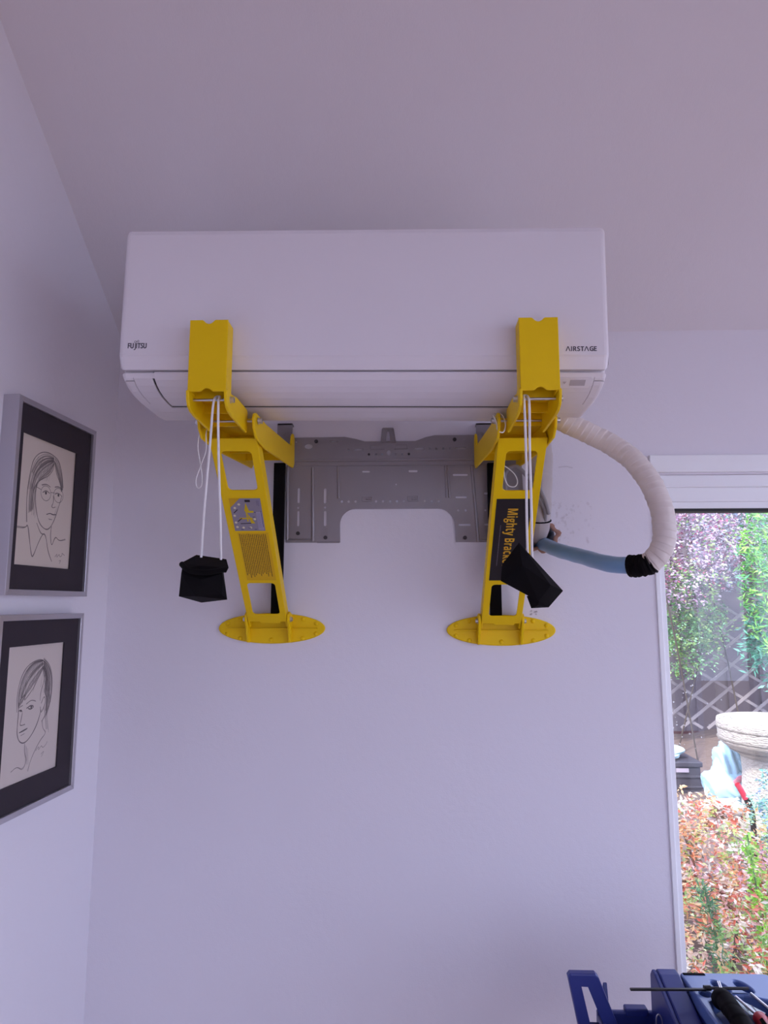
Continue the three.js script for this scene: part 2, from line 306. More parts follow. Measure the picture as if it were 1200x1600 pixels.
// ------------------------------------------------------------------ yellow support brackets
function bracket(cx, dy, side, label, sticker) {
  const b = thing('support_bracket', label, 'bracket', [cx, 1.54 + dy, 0], 'yellow plastic installation brackets');
  const Y = (l) => l.map(([z, y]) => [z, y + dy]);
  const X = (a) => cx + a;
  // front upright: shallow box with a round notch in its top and bottom edge
  {
    const s = new THREE.Shape(), w = 0.0325, y0 = 1.951 + dy, y1 = 2.0765 + dy, n = 0.0125;
    s.moveTo(-w, y0); s.lineTo(-n, y0); s.bezierCurveTo(-n * 0.6, y0, -n * 0.6, y0 + 0.0055, 0, y0 + 0.0058); s.bezierCurveTo(n * 0.6, y0 + 0.0055, n * 0.6, y0, n, y0); s.lineTo(w, y0);
    s.lineTo(w, y1); s.lineTo(n, y1); s.bezierCurveTo(n * 0.6, y1, n * 0.6, y1 - 0.0065, 0, y1 - 0.0068); s.bezierCurveTo(-n * 0.6, y1 - 0.0065, -n * 0.6, y1, -n, y1); s.lineTo(-w, y1); s.closePath();
    part('upright', [extr(s, 0.004, 0.0012, 2, 10).translate(cx, 0, 0.573),
      ...[-1, 1].map((k) => rbox(X(k * 0.0303 - 0.0022), X(k * 0.0303 + 0.0022), y0 + 0.001, y1 - 0.001, 0.5425, 0.576, 0.0012)),
      box(X(-0.029), X(0.029), y0 - 0.007, y1 - 0.012, 0.5425, 0.5455)], mat.yellow, b);
  }
  // jaw under the unit
  const jaw = Y([[0.5785, 1.9525], [0.5765, 1.938], [0.570, 1.9275], [0.558, 1.9215], [0.535, 1.9185], [0.435, 1.9165], [0.43, 1.922], [0.43, 1.956], [0.436, 1.961], [0.51, 1.961], [0.535, 1.957], [0.546, 1.955], [0.556, 1.9585], [0.570, 1.957]]);
  part('jaw', [sideX(jaw, X(-0.0345), X(-0.0295), 0.001, 1), sideX(jaw, X(0.0295), X(0.0345), 0.001, 1),
    box(X(-0.03), X(0.03), 1.955 + dy, 1.959 + dy, 0.43, 0.525), box(X(-0.03), X(0.03), 1.93 + dy, 1.957 + dy, 0.428, 0.4315), box(X(-0.03), X(0.03), 1.938 + dy, 1.957 + dy, 0.488, 0.491)], mat.yellow, b);
  // rear arm that runs back to the plate
  const arm = Y([[0.457, 1.938], [0.450, 1.949], [0.438, 1.9535], [0.355, 1.955], [0.098, 1.977], [0.062, 1.981], [0.05, 2.008], [0.040, 2.0155], [0.028, 2.017], [0.018, 2.008], [0.014, 1.945], [0.030, 1.9315], [0.058, 1.9295], [0.35, 1.9045], [0.43, 1.9065], [0.450, 1.921]]);
  part('arm', [sideX(arm, X(-0.0535), X(-0.0485), 0.0012, 1), sideX(arm, X(0.0485), X(0.0535), 0.0012, 1),
    sideX(Y([[0.40, 1.949], [0.40, 1.953], [0.098, 1.975], [0.098, 1.971]]), X(-0.05), X(0.05)), box(X(-0.05), X(0.05), 1.937 + dy, 1.975 + dy, 0.094, 0.098), box(X(-0.05), X(0.05), 1.922 + dy, 1.962 + dy, 0.238, 0.2415)], mat.yellow, b);
  // leg: pressed channel with two windows, leaning out from the wall
  const a = V(0, 0.702, 0.712).normalize(), n = V(0, -0.712, 0.702).normalize(), basis = new THREE.Matrix4().makeBasis(V(1, 0, 0), a, n).setPosition(cx, 1.557 + dy, 0.04);
  const leg = poly([[-0.0465, 0], [-0.018, 0], [-0.016, -0.005], [0.03, -0.005], [0.032, 0], [0.0465, 0], [0.0465, 0.508], [-0.0465, 0.508]]);
  const win = (x0, x1, y0, y1, r) => rrect(new THREE.Path(), x0, x1, y0, y1, r);
  leg.holes.push(win(-0.029, 0.031, 0.385, 0.479, 0.010), win(-0.031, 0.033, 0.024, 0.126, 0.010));
  const fl = (x) => extr(poly([[0, -0.02], [-0.008, -0.02], [-0.03, 0.01], [-0.03, 0.505], [0, 0.508]]), 0.004).rotateY(Math.PI / 2).applyMatrix4(new THREE.Matrix4().makeScale(1, 1, 1));
  const flange = (x) => box(x - 0.002, x + 0.002, -0.018, 0.507, -0.03, -0.001);
  const L = part('leg', [extr(leg, 0.004, 0.0012, 2, 8).translate(0, 0, -0.004), flange(-0.0443), flange(0.0443), box(-0.044, 0.044, 0.366, 0.369, -0.02, -0.003), box(-0.044, 0.044, 0.14, 0.143, -0.02, -0.003)].map((g) => g.applyMatrix4(basis)), mat.yellow, b);
  // printed labels
  for (const [name, x0, x1, y0, y1, map, lab] of sticker) {
    const g = new THREE.PlaneGeometry(x1 - x0, y1 - y0).translate((x0 + x1) / 2, (y0 + y1) / 2, 0.0006).applyMatrix4(basis);
    part(name, g, new THREE.MeshStandardMaterial({ map, roughness: 0.65 }), L, lab);
  }
  // wall pad with ribs, lugs and studs
  const px = X(0.004), py = 1.5405 + dy;
  const oval = new THREE.Shape(); oval.absellipse(px, py, 0.130, 0.0365, 0, Math.PI * 2);
  const pad = part('wall_pad', extr(oval, 0.008, 0.003, 3, 48), mat.yellow, b);
  part('rib', rbox(px - 0.112, px + 0.112, py - 0.0012, py + 0.0012, 0.006, 0.017, 0.001), mat.yellow, pad);
  for (const k of [-1, 1]) {
    const lug = Y([[0.004, 1.506], [0.020, 1.508], [0.040, 1.548], [0.049, 1.562], [0.0475, 1.575], [0.036, 1.581], [0.020, 1.577], [0.004, 1.574]]);
    part('lug', sideX(lug, X(k * 0.0505 - 0.003), X(k * 0.0505 + 0.003), 0.001, 1), mat.yellow, pad);
    part('bolt', [rod([X(k * 0.0535), 1.563 + dy, 0.034], [X(k * 0.0595), 1.563 + dy, 0.034], 0.0052, 6), rod([X(k * 0.0535), 1.563 + dy, 0.034], [X(k * 0.056), 1.563 + dy, 0.034], 0.0066, 16)], mat.steel, pad);
  }
  for (const [dx, dz] of [[-0.108, 0.012], [-0.108, -0.013], [-0.076, 0.022], [-0.076, -0.024], [0.0, -0.027], [0.108, 0.012], [0.108, -0.013], [0.076, 0.022], [0.076, -0.024]])
    part('stud', new THREE.SphereGeometry(0.0054, 10, 6).scale(1, 1, 0.7).translate(px + dx, py + dz, 0.008), mat.yellow, pad);
  // bolts through jaw and arm
  const bolt = (z, y, half) => part('bolt', [rod([X(-half), y + dy, z], [X(half), y + dy, z], 0.0022, 10), ...[-1, 1].flatMap((k) => [rod([X(k * (half - 0.006)), y + dy, z], [X(k * half), y + dy, z], 0.0055, 6), rod([X(k * (half - 0.008)), y + dy, z], [X(k * (half - 0.006)), y + dy, z], 0.0065, 14)])], mat.steel, b, 'steel bolt');
  bolt(0.553, 1.9435, 0.041); bolt(0.432, 1.9395, 0.063);
  // steel hook over the plate and the black brace down to the pad
  const hx = X(side * 0.030);
  part('plate_hook', [rbox(hx - 0.019, hx + 0.019, 1.985 + dy, 2.046 + dy, 0.022, 0.027, 0.001), rbox(hx - 0.019, hx + 0.019, 2.041 + dy, 2.046 + dy, 0.006, 0.027, 0.001), rod([hx, 2.02 + dy, 0.026], [hx, 2.02 + dy, 0.031], 0.006, 6), rod([hx, 2.02 + dy, 0.026], [hx, 2.02 + dy, 0.033], 0.003, 10)], mat.galv, b, 'grey steel hook');
  const bx = X(side * 0.0185 - (side < 0 ? -0.009 : 0));
  part('brace', rbox(bx - 0.0135, bx + 0.0135, 1.576 + dy, 1.945 + dy, 0.016, 0.030, 0.001), mat.black, b, 'flat black brace');
  return b;
}
const plainText = (g, x, y, w, h, rows, col, vertical) => {
  g.fillStyle = col;
  for (let i = 0; i < rows; i++) { let t = rnd() * 6; const len = (vertical ? h : w) * rr(0.86, 1); while (t < len) { const s = rr(3, 12); if (vertical) g.fillRect(x + i * w / rows, y + t, w / rows * 0.5, Math.min(s, len - t)); else g.fillRect(x + t, y + i * h / rows, Math.min(s, len - t), h / rows * 0.5); t += s + rr(1.5, 3); } }
};
const diagram = canvas(260, 340, (g, w, h) => {
  g.fillStyle = '#d9a800'; g.fillRect(0, 0, w, h);
  g.fillStyle = '#8f8794'; g.beginPath(); g.moveTo(90, 0); g.lineTo(w, 0); g.lineTo(w, h); g.lineTo(0, h); g.lineTo(0, 95); g.closePath(); g.fill();
  g.fillStyle = '#1c181c'; g.fillRect(128, 16, 44, 22);
  g.fillStyle = '#d2b400'; g.beginPath(); g.moveTo(132, 45); g.lineTo(150, 130); g.lineTo(110, 130); g.closePath(); g.fill(); g.fillRect(118, 128, 68, 20); g.fillRect(60, 200, 110, 14); g.fillRect(120, 150, 12, 90);
  g.beginPath(); g.moveTo(130, 150); g.lineTo(185, 260); g.lineTo(150, 260); g.closePath(); g.fill();
  g.strokeStyle = '#2a2428'; g.lineWidth = 8; for (const [a, b, c, d] of [[20, 150, 55, 115], [40, 240, 78, 205], [60, 262, 150, 258]]) { g.beginPath(); g.moveTo(a, b); g.lineTo(c, d); g.stroke(); }
  g.fillStyle = '#ddd3b0'; for (const [x, y] of [[75, 62], [36, 98], [22, 178], [22, 250], [26, 298], [78, 305], [140, 305], [186, 215]]) { g.beginPath(); g.arc(x, y, 11, 0, 7); g.fill(); }
  g.fillStyle = '#5d5878'; for (const [x, y] of [[188, 140], [170, 190], [120, 305], [170, 320], [55, 320]]) g.fillRect(x, y, 22, 8);
  g.fillStyle = '#a29bb0'; g.fillRect(205, 140, 48, 190); plainText(g, 208, 150, 30, 170, 8, '#8b84a0', true); g.fillStyle = '#3c3a66'; g.fillRect(246, 130, 4, 170); plainText(g, 222, 20, 24, 60, 4, '#6b6480', true);
});
const notes = canvas(280, 400, (g, w, h) => { g.fillStyle = '#e0b000'; g.fillRect(0, 0, w, h); plainText(g, 12, 10, w - 30, h - 30, 15, '#5a4410', true); });
const nameplate = canvas(300, 900, (g, w, h) => {
  g.fillStyle = '#1a1216'; g.fillRect(0, 0, w, h);
  g.save(); g.translate(104, 92); g.rotate(Math.PI / 2); g.fillStyle = '#dca81e'; g.font = 'bold 120px sans-serif'; const m = g.measureText('Mighty Bracket').width; g.scale(640 / m, 1); g.fillText('Mighty Bracket', 0, 0); g.restore();
  plainText(g, 52, 270, 14, 470, 1, '#6c626c', true);
});
bracket(-0.334, 0, 1, 'yellow bracket with a diagram and instruction text printed on its leg', [
  ['diagram_label', -0.032, 0.033, 0.280, 0.366, diagram, 'grey assembly diagram'], ['instruction_text', -0.028, 0.038, 0.136, 0.275, notes, 'small dark instruction text']]);
bracket(0.2195, -0.004, -1, 'yellow bracket with a black Mighty Bracket nameplate on its leg', [['nameplate', -0.0385, 0.0335, 0.140, 0.366, nameplate, 'black nameplate reading Mighty Bracket']]);

// ------------------------------------------------------------------ cords and pouches hanging from the brackets
function cordPair(label, top, l, r, z) {
  const g = [];
  for (const [k, e] of [[-1, l], [1, r]]) g.push(tube([[top[0] + k * 0.0035, top[1] + 0.004, z - 0.008], [top[0] + k * 0.004, top[1] - 0.004, z], [top[0] + (e[0] - top[0]) * 0.33 + k * 0.002, top[1] + (e[1] - top[1]) * 0.33, z + 0.004], [top[0] + (e[0] - top[0]) * 0.7 + k * 0.0016, top[1] + (e[1] - top[1]) * 0.7, z + 0.004], [e[0], e[1], z + 0.002]], 0.0021, 40, 8));
  g.push(tube([[top[0] - 0.0035, top[1] + 0.004, z - 0.008], [top[0] - 0.002, top[1] + 0.0065, z - 0.012], [top[0] + 0.002, top[1] + 0.0065, z - 0.012], [top[0] + 0.0035, top[1] + 0.004, z - 0.008]], 0.0021, 12, 8));
  single('cord', g, mat.cord, label, 'cord', 'white cords hung over the bracket bolts');
}
cordPair('white cord holding the crumpled black pouch beside the diagram label', [-0.321, 1.9435], [-0.3364, 1.672], [-0.3034, 1.668], 0.563);
cordPair('white cord holding the black pouch in front of the nameplate', [0.1985, 1.9395], [0.1925, 1.655], [0.199, 1.655], 0.563);
function thinLoop(pts, r, label) { single('cord_loop', tube(pts, r, 60, 6), mat.cord, label, 'cord', 'thin white cord loops'); }
thinLoop([[-0.3705, 1.937, 0.425], [-0.3765, 1.920, 0.432], [-0.3755, 1.885, 0.432], [-0.385, 1.855, 0.432], [-0.3935, 1.826, 0.43], [-0.390, 1.813, 0.43], [-0.3835, 1.815, 0.43], [-0.3815, 1.830, 0.431], [-0.386, 1.860, 0.432], [-0.3915, 1.890, 0.432], [-0.389, 1.915, 0.432], [-0.3815, 1.932, 0.428]], 0.0011, 'thin looped white cord hanging beside the leg with the diagram');
thinLoop([[0.163, 1.949, 0.432], [0.166, 1.951, 0.43], [0.176, 1.943, 0.44], [0.181, 1.925, 0.442], [0.176, 1.911, 0.442], [0.167, 1.915, 0.442], [0.165, 1.93, 0.44], [0.160, 1.945, 0.436]], 0.0013, 'small white cord ring at the bolt of the nameplate bracket');
thinLoop([[0.2215, 1.93, 0.118], [0.2225, 1.905, 0.122], [0.2245, 1.885, 0.122], [0.233, 1.868, 0.12], [0.247, 1.866, 0.12], [0.2535, 1.876, 0.118], [0.249, 1.893, 0.118], [0.236, 1.907, 0.118], [0.224, 1.915, 0.12]], 0.0013, 'curled white cord seen through the upper leg window of the nameplate bracket');
{
  // crumpled pouch: faceted body, rolled mouth, folded ear
  const cv = (l) => new ConvexGeometry(l.map((p) => V(...p)));
  const P = (x, y) => [(x - 75) * 0.000237 - 0.3625, 1.6790 - (y - 905) * 0.000237];
  const at = (x, y, z) => [...P(x, y), z];
  const p = thing('pouch', 'crumpled black fabric pouch hanging beside the leg with the diagram', 'pouch', [-0.319, 1.601, 0.56], 'black fabric pouches');
  part('bag', cv([at(75, 965, 0.575), at(140, 905, 0.552), at(60, 1190, 0.578), at(195, 1232, 0.562), at(395, 1212, 0.582), at(365, 1040, 0.588), at(240, 1080, 0.602), at(200, 1190, 0.600), at(310, 930, 0.548), at(90, 1040, 0.592), at(370, 1180, 0.592)]), mat.fabric, p);
  part('folded_mouth', [cv([at(140, 903, 0.556), at(75, 962, 0.580), at(110, 1010, 0.600), at(250, 1035, 0.610), at(400, 1035, 0.598), at(407, 1000, 0.590), at(355, 935, 0.560), at(200, 915, 0.556), at(230, 990, 0.606)]), tube([at(90, 975, 0.592), at(160, 1020, 0.606), at(280, 1035, 0.610), at(395, 1012, 0.598)], 0.0045, 20, 8)], mat.fabric, p);
  const q = thing('pouch', 'flat folded black fabric pouch hanging in front of the nameplate', 'pouch', [0.199, 1.594, 0.56], 'black fabric pouches');
  const R = (x, y, z) => [0.1475 + (x - 465) * 0.000236, 1.6972 - (y - 840) * 0.0002375, z];
  part('bag', cv([R(600, 840, 0.566), R(880, 1165, 0.572), R(780, 1272, 0.575), R(700, 1235, 0.590), R(465, 1100, 0.575), R(480, 990, 0.568), R(600, 1000, 0.592), R(780, 1130, 0.594), R(560, 900, 0.553), R(840, 1160, 0.556), R(520, 1110, 0.556)]), mat.fabric, q);
  part('folded_flap', cv([R(640, 1200, 0.568), R(665, 1280, 0.572), R(780, 1274, 0.574), R(830, 1200, 0.566), R(720, 1180, 0.586), R(700, 1262, 0.584)]), mat.fabric, q);
}

// ------------------------------------------------------------------ hoses and pipes
const HOSE = [[0.2691, 1.9861, 0.33], [0.3216, 1.9552, 0.335], [0.395, 1.913, 0.345], [0.4344, 1.8714, 0.37], [0.4618, 1.8142, 0.39], [0.4729, 1.7608, 0.4], [0.473, 1.7204, 0.4], [0.4627, 1.6901, 0.395], [0.448, 1.6741, 0.388]];
function wrapped(pts, r, seg, turns, amp, rad = 18) {
  const c = new THREE.CatmullRomCurve3(pts.map((p) => V(...p))), fr = c.computeFrenetFrames(seg, false), pos = [], idx = [], uv = [];
  const P = c.getSpacedPoints(seg);
  for (let i = 0; i <= seg; i++) for (let j = 0; j <= rad; j++) {
    const a = j / rad * Math.PI * 2, ph = (i / seg * turns + j / rad) % 1, q = r * (1 + amp * (ph - 0.5) + 0.5 * amp * Math.sin(i * 0.37 + a * 2) + 0.5 * amp * Math.sin(i * 0.11 - a));
    const v = P[i].clone().addScaledVector(fr.normals[i], Math.cos(a) * q).addScaledVector(fr.binormals[i], Math.sin(a) * q);
    pos.push(v.x, v.y, v.z); uv.push(i / seg, j / rad);
    if (i < seg && j < rad) { const k = i * (rad + 1) + j; idx.push(k, k + rad + 1, k + 1, k + 1, k + rad + 1, k + rad + 2); }
  }
  const g = new THREE.BufferGeometry(); g.setAttribute('position', new THREE.Float32BufferAttribute(pos, 3)); g.setAttribute('uv', new THREE.Float32BufferAttribute(uv, 2)); g.setIndex(idx); g.computeVertexNormals(); return g;
}
{
  const h = thing('drain_hose', 'pale taped hose looping from the air conditioner to the blue tube and the wall hole', 'hose', [0.44, 1.66, 0.36]);
  part('taped_section', wrapped(HOSE, 0.0208, 420, 34, 0.035), mat.tape, h, 'pale beige vinyl tape wrapping');
  part('tape_wrap', wrapped([[0.4530, 1.6770, 0.3915], [0.440, 1.6705, 0.383], [0.4215, 1.6705, 0.362]], 0.0205, 90, 9, 0.08), mat.black, h, 'black tape joint');
  part('blue_tube', wrapped([[0.437, 1.6710, 0.383], [0.4005, 1.6745, 0.335], [0.367, 1.6990, 0.21], [0.3400, 1.7245, 0.09], [0.333, 1.7400, 0.02], [0.330, 1.752, -0.06]], 0.0165, 120, 0, 0.04), mat.blueHose, h, 'translucent blue drain tube');
  const b = thing('pipe_bundle', 'grey beige taped pipe bundle rising from the wall hole behind the nameplate bracket', 'pipe', [0.315, 1.75, 0.06]);
  part('bundle', wrapped([[0.318, 1.772, -0.08], [0.317, 1.773, -0.02], [0.3145, 1.785, 0.022], [0.3145, 1.815, 0.045], [0.3165, 1.88, 0.06], [0.3150, 1.94, 0.08], [0.302, 1.985, 0.12], [0.27, 2.015, 0.2], [0.22, 2.03, 0.30]], 0.0285, 160, 9, 0.03), mat.pipe, b);
  part('cable', [tube([[0.236, 1.86, 0.07], [0.232, 1.905, 0.08], [0.2524, 1.921, 0.09], [0.2814, 1.8925, 0.095], [0.3065, 1.8445, 0.093], [0.322, 1.8155, 0.08], [0.326, 1.795, 0.06]], 0.0048, 60, 8), tube([[0.296, 1.90, 0.105], [0.3065, 1.865, 0.104], [0.3205, 1.835, 0.096], [0.331, 1.808, 0.078]], 0.0045, 40, 8)], mat.cable, b, 'grey cable');
  part('cable_tie', new THREE.TorusGeometry(0.0295, 0.0022, 8, 32).rotateX(Math.PI / 2 + 0.35).translate(0.3143, 1.799, 0.034), mat.black, b, 'black cable tie');
  // ragged edge of the drilled hole
  const g = new THREE.TorusGeometry(0.0375, 0.006, 8, 48), q = g.attributes.position;
  for (let i = 0; i < q.count; i++) { const a = Math.atan2(q.getY(i), q.getX(i)), k = 1 + 0.10 * Math.sin(a * 5 + 1) + 0.07 * Math.sin(a * 11) + 0.03 * (rnd() - 0.5); q.setXYZ(i, q.getX(i) * k, q.getY(i) * k, q.getZ(i) * 0.5 * (1 + 0.4 * Math.sin(a * 17))); }
  g.computeVertexNormals();
  const bp = thing('broken_plaster', 'ragged brown broken plaster round the pipe hole in the wall', 'plaster', [0.327, 1.765, 0]);
  part('rim', g.translate(0.327, 1.765, 0.0), mat.plaster, bp);
  part('bore', [new THREE.CylinderGeometry(0.0352, 0.0352, 0.12, 28, 1, true).rotateX(Math.PI / 2).translate(0.325, 1.765, -0.06), new THREE.CircleGeometry(0.0352, 28).translate(0.325, 1.765, -0.12)], mat.plaster, bp);
}

// ------------------------------------------------------------------ framed drawings on the left wall
const pencil = (g, pts, lw = 2, al = 0.7) => { g.strokeStyle = `rgba(66,58,62,${al})`; g.lineWidth = lw; g.lineCap = 'round'; g.beginPath(); pts.forEach(([x, y], i) => { if (!i) g.moveTo(x, y); else { const [a, b] = pts[i - 1]; g.quadraticCurveTo(a, b, (a + x) / 2, (b + y) / 2); } }); g.lineTo(...pts[pts.length - 1]); g.stroke(); };
const hatch = (g, x, y, dx, dy, n, sx, sy, al = 0.35, lw = 1.6) => { for (let i = 0; i < n; i++) { const a = x + sx * i + rr(-3, 3), b = y + sy * i + rr(-4, 4); pencil(g, [[a, b], [a + dx * 0.5 + rr(-4, 4), b + dy * 0.5], [a + dx, b + dy + rr(-8, 8)]], lw, al); } };
const man = canvas(380, 510, (g, w, h) => {
  g.fillStyle = '#cdc0b4'; g.fillRect(0, 0, w, h); const S = (l) => l.map(([u, v]) => [u * w, v * h]);
  for (let k = 0; k < 2; k++) {
    const j = (l) => S(l.map(([u, v]) => [u + rr(-0.008, 0.008), v + rr(-0.006, 0.006)]));
    pencil(g, j([[0.19, 0.66], [0.16, 0.5], [0.17, 0.37], [0.2, 0.25], [0.24, 0.17], [0.34, 0.11], [0.47, 0.09], [0.6, 0.1], [0.68, 0.13], [0.75, 0.22], [0.78, 0.33]]), 2.4, 0.7);
    pencil(g, j([[0.31, 0.36], [0.31, 0.48], [0.34, 0.58], [0.4, 0.66], [0.5, 0.695], [0.58, 0.69], [0.66, 0.62], [0.73, 0.5], [0.77, 0.4]]), 2.2, 0.7);
    pencil(g, j([[0.6, 0.14], [0.58, 0.22], [0.5, 0.28], [0.4, 0.31], [0.3, 0.36], [0.25, 0.44], [0.26, 0.56]]), 2, 0.55);
    pencil(g, j([[0.6, 0.14], [0.64, 0.24], [0.72, 0.3], [0.76, 0.36]]), 2, 0.55);
    pencil(g, j([[0.05, 0.715], [0.18, 0.71], [0.21, 0.68], [0.24, 0.75], [0.3, 0.9], [0.33, 0.925], [0.4, 0.82], [0.48, 0.72], [0.53, 0.75], [0.58, 0.86], [0.66, 0.94]]), 2.4, 0.7);
    pencil(g, j([[0.36, 0.66], [0.44, 0.74], [0.5, 0.73]]), 2.2, 0.6); pencil(g, j([[0.62, 0.66], [0.61, 0.74], [0.64, 0.83], [0.7, 0.73], [0.78, 0.77], [0.9, 0.75]]), 2.2, 0.65);
    pencil(g, j([[0.62, 0.42], [0.63, 0.47], [0.59, 0.505], [0.63, 0.515], [0.67, 0.5]]), 2, 0.7);
    pencil(g, j([[0.52, 0.575], [0.58, 0.565], [0.63, 0.57], [0.69, 0.56]]), 2.4, 0.8); pencil(g, j([[0.56, 0.61], [0.62, 0.615]]), 2, 0.5);
    for (const [x, y] of [[0.48, 0.405], [0.71, 0.395]]) { g.strokeStyle = 'rgba(66,58,62,.55)'; g.lineWidth = 1.8; g.beginPath(); g.ellipse(x * w, y * h + 5, 0.088 * w, 0.058 * h, 0, 0, 7); g.stroke(); pencil(g, j([[x - 0.06, y + 0.005], [x, y - 0.012], [x + 0.06, y + 0.005]]), 2, 0.7); g.fillStyle = 'rgba(50,44,48,.6)'; g.beginPath(); g.arc(x * w, y * h + 4, 6, 0, 7); g.fill(); pencil(g, j([[x - 0.08, y - 0.05], [x, y - 0.066], [x + 0.07, y - 0.05]]), 2.4, 0.6); }
    pencil(g, j([[0.565, 0.4], [0.625, 0.395]]), 1.8, 0.6); pencil(g, j([[0.39, 0.4], [0.31, 0.39]]), 1.8, 0.6);
  }
  const fan = (A, B, n) => { for (let i = 0; i < n; i++) { const k = rnd(), q = Math.min(A.length, 2 + ((rnd() * A.length) | 0)); pencil(g, S(A.slice(0, q + 1).map(([x, y], m) => [x + (B[m][0] - x) * k + rr(-0.006, 0.006), y + (B[m][1] - y) * k + rr(-0.006, 0.006)])), rr(1.2, 2.2), rr(0.15, 0.45)); } };
  fan([[0.58, 0.11], [0.42, 0.10], [0.27, 0.17], [0.20, 0.28], [0.17, 0.42], [0.19, 0.6]], [[0.59, 0.17], [0.54, 0.24], [0.45, 0.29], [0.36, 0.33], [0.31, 0.40], [0.29, 0.56]], 70);
  fan([[0.6, 0.11], [0.69, 0.13], [0.76, 0.22], [0.785, 0.35]], [[0.61, 0.17], [0.65, 0.25], [0.71, 0.30], [0.755, 0.37]], 30);
  hatch(g, 0.3 * w, 0.15 * h, -26, 90, 16, 7, -0.5); hatch(g, 0.2 * w, 0.36 * h, 6, 110, 9, 5, 3, 0.4); hatch(g, 0.63 * w, 0.14 * h, 32, 80, 7, 4, 3); hatch(g, 0.35 * w, 0.2 * h, -10, 60, 10, 8, -2, 0.25); hatch(g, 0.66 * w, 0.55 * h, -8, 30, 5, 5, -8, 0.2);
  pencil(g, S([[0.72, 0.9], [0.76, 0.87], [0.75, 0.91], [0.8, 0.87], [0.81, 0.9], [0.86, 0.88], [0.84, 0.86], [0.9, 0.88]]), 2, 0.7); pencil(g, S([[0.8, 0.93], [0.84, 0.92], [0.81, 0.95]]), 2, 0.6);
});
const boy = canvas(380, 510, (g, w, h) => {
  g.fillStyle = '#cdc2bb'; g.fillRect(0, 0, w, h); const S = (l) => l.map(([u, v]) => [u * w, v * h]);
  for (let k = 0; k < 2; k++) {
    const j = (l) => S(l.map(([u, v]) => [u + rr(-0.008, 0.008), v + rr(-0.006, 0.006)]));
    pencil(g, j([[0.24, 0.48], [0.22, 0.36], [0.26, 0.25], [0.34, 0.17], [0.48, 0.13], [0.62, 0.13], [0.76, 0.2], [0.82, 0.3], [0.82, 0.44], [0.76, 0.54], [0.68, 0.6]]), 2.2, 0.6);
    pencil(g, j([[0.26, 0.42], [0.26, 0.5], [0.25, 0.58], [0.26, 0.65], [0.31, 0.71], [0.4, 0.73], [0.5, 0.69], [0.6, 0.61], [0.65, 0.52]]), 2.6, 0.75);
    pencil(g, j([[0.64, 0.46], [0.69, 0.41], [0.72, 0.45], [0.7, 0.5], [0.64, 0.54], [0.63, 0.49]]), 2.2, 0.6);
    pencil(g, j([[0.28, 0.4], [0.36, 0.36], [0.33, 0.42], [0.42, 0.37], [0.5, 0.32], [0.58, 0.24], [0.64, 0.2]]), 2, 0.6);
    pencil(g, j([[0.64, 0.2], [0.68, 0.28], [0.62, 0.38], [0.62, 0.44]]), 2, 0.55);
    pencil(g, j([[0.4, 0.475], [0.46, 0.46], [0.53, 0.475], [0.47, 0.49], [0.42, 0.48]]), 2.4, 0.75); pencil(g, j([[0.38, 0.44], [0.46, 0.42], [0.54, 0.435]]), 2.2, 0.5); pencil(g, j([[0.27, 0.485], [0.3, 0.475], [0.32, 0.49]]), 2.6, 0.8); pencil(g, j([[0.27, 0.455], [0.32, 0.45]]), 2, 0.5);
    pencil(g, j([[0.33, 0.5], [0.31, 0.56], [0.3, 0.585], [0.34, 0.595], [0.38, 0.585]]), 2, 0.65); pencil(g, j([[0.3, 0.64], [0.35, 0.635], [0.42, 0.625]]), 2.6, 0.75); pencil(g, j([[0.32, 0.665], [0.38, 0.66]]), 1.8, 0.4);
    pencil(g, j([[0.4, 0.73], [0.41, 0.8], [0.46, 0.86], [0.4, 0.92], [0.3, 0.88], [0.2, 0.9]]), 2, 0.5); pencil(g, j([[0.68, 0.6], [0.7, 0.66], [0.78, 0.7], [0.66, 0.74], [0.52, 0.86], [0.48, 0.94]]), 2, 0.5);
  }
  g.fillStyle = 'rgba(55,50,54,.7)'; g.beginPath(); g.arc(0.47 * w, 0.475 * h, 5, 0, 7); g.arc(0.295 * w, 0.483 * h, 4, 0, 7); g.fill();
  const fan = (A, B, n) => { for (let i = 0; i < n; i++) { const k = rnd(), q = Math.min(A.length, 2 + ((rnd() * A.length) | 0)); pencil(g, S(A.slice(0, q + 1).map(([x, y], m) => [x + (B[m][0] - x) * k + rr(-0.006, 0.006), y + (B[m][1] - y) * k + rr(-0.006, 0.006)])), rr(1.2, 2.2), rr(0.15, 0.45)); } };
  fan([[0.62, 0.13], [0.46, 0.13], [0.33, 0.19], [0.25, 0.28], [0.225, 0.38], [0.25, 0.46]], [[0.64, 0.2], [0.58, 0.26], [0.50, 0.31], [0.42, 0.35], [0.36, 0.38], [0.31, 0.42]], 60);
  fan([[0.64, 0.12], [0.75, 0.17], [0.82, 0.26], [0.835, 0.38], [0.80, 0.5], [0.75, 0.57]], [[0.64, 0.2], [0.69, 0.26], [0.69, 0.33], [0.67, 0.38], [0.73, 0.42], [0.73, 0.5]], 60);
  hatch(g, 0.4 * w, 0.14 * h, -38, 110, 10, 8, 0); hatch(g, 0.6 * w, 0.14 * h, 40, 120, 12, 4, 4, 0.4); hatch(g, 0.66 * w, 0.2 * h, -16, 70, 9, 6, 8, 0.45); hatch(g, 0.25 * w, 0.33 * h, 6, 60, 7, 6, -6, 0.35); hatch(g, 0.7 * w, 0.5 * h, 26, 90, 5, 4, 2, 0.45); hatch(g, 0.4 * w, 0.74 * h, 10, 60, 5, 5, 4, 0.35);
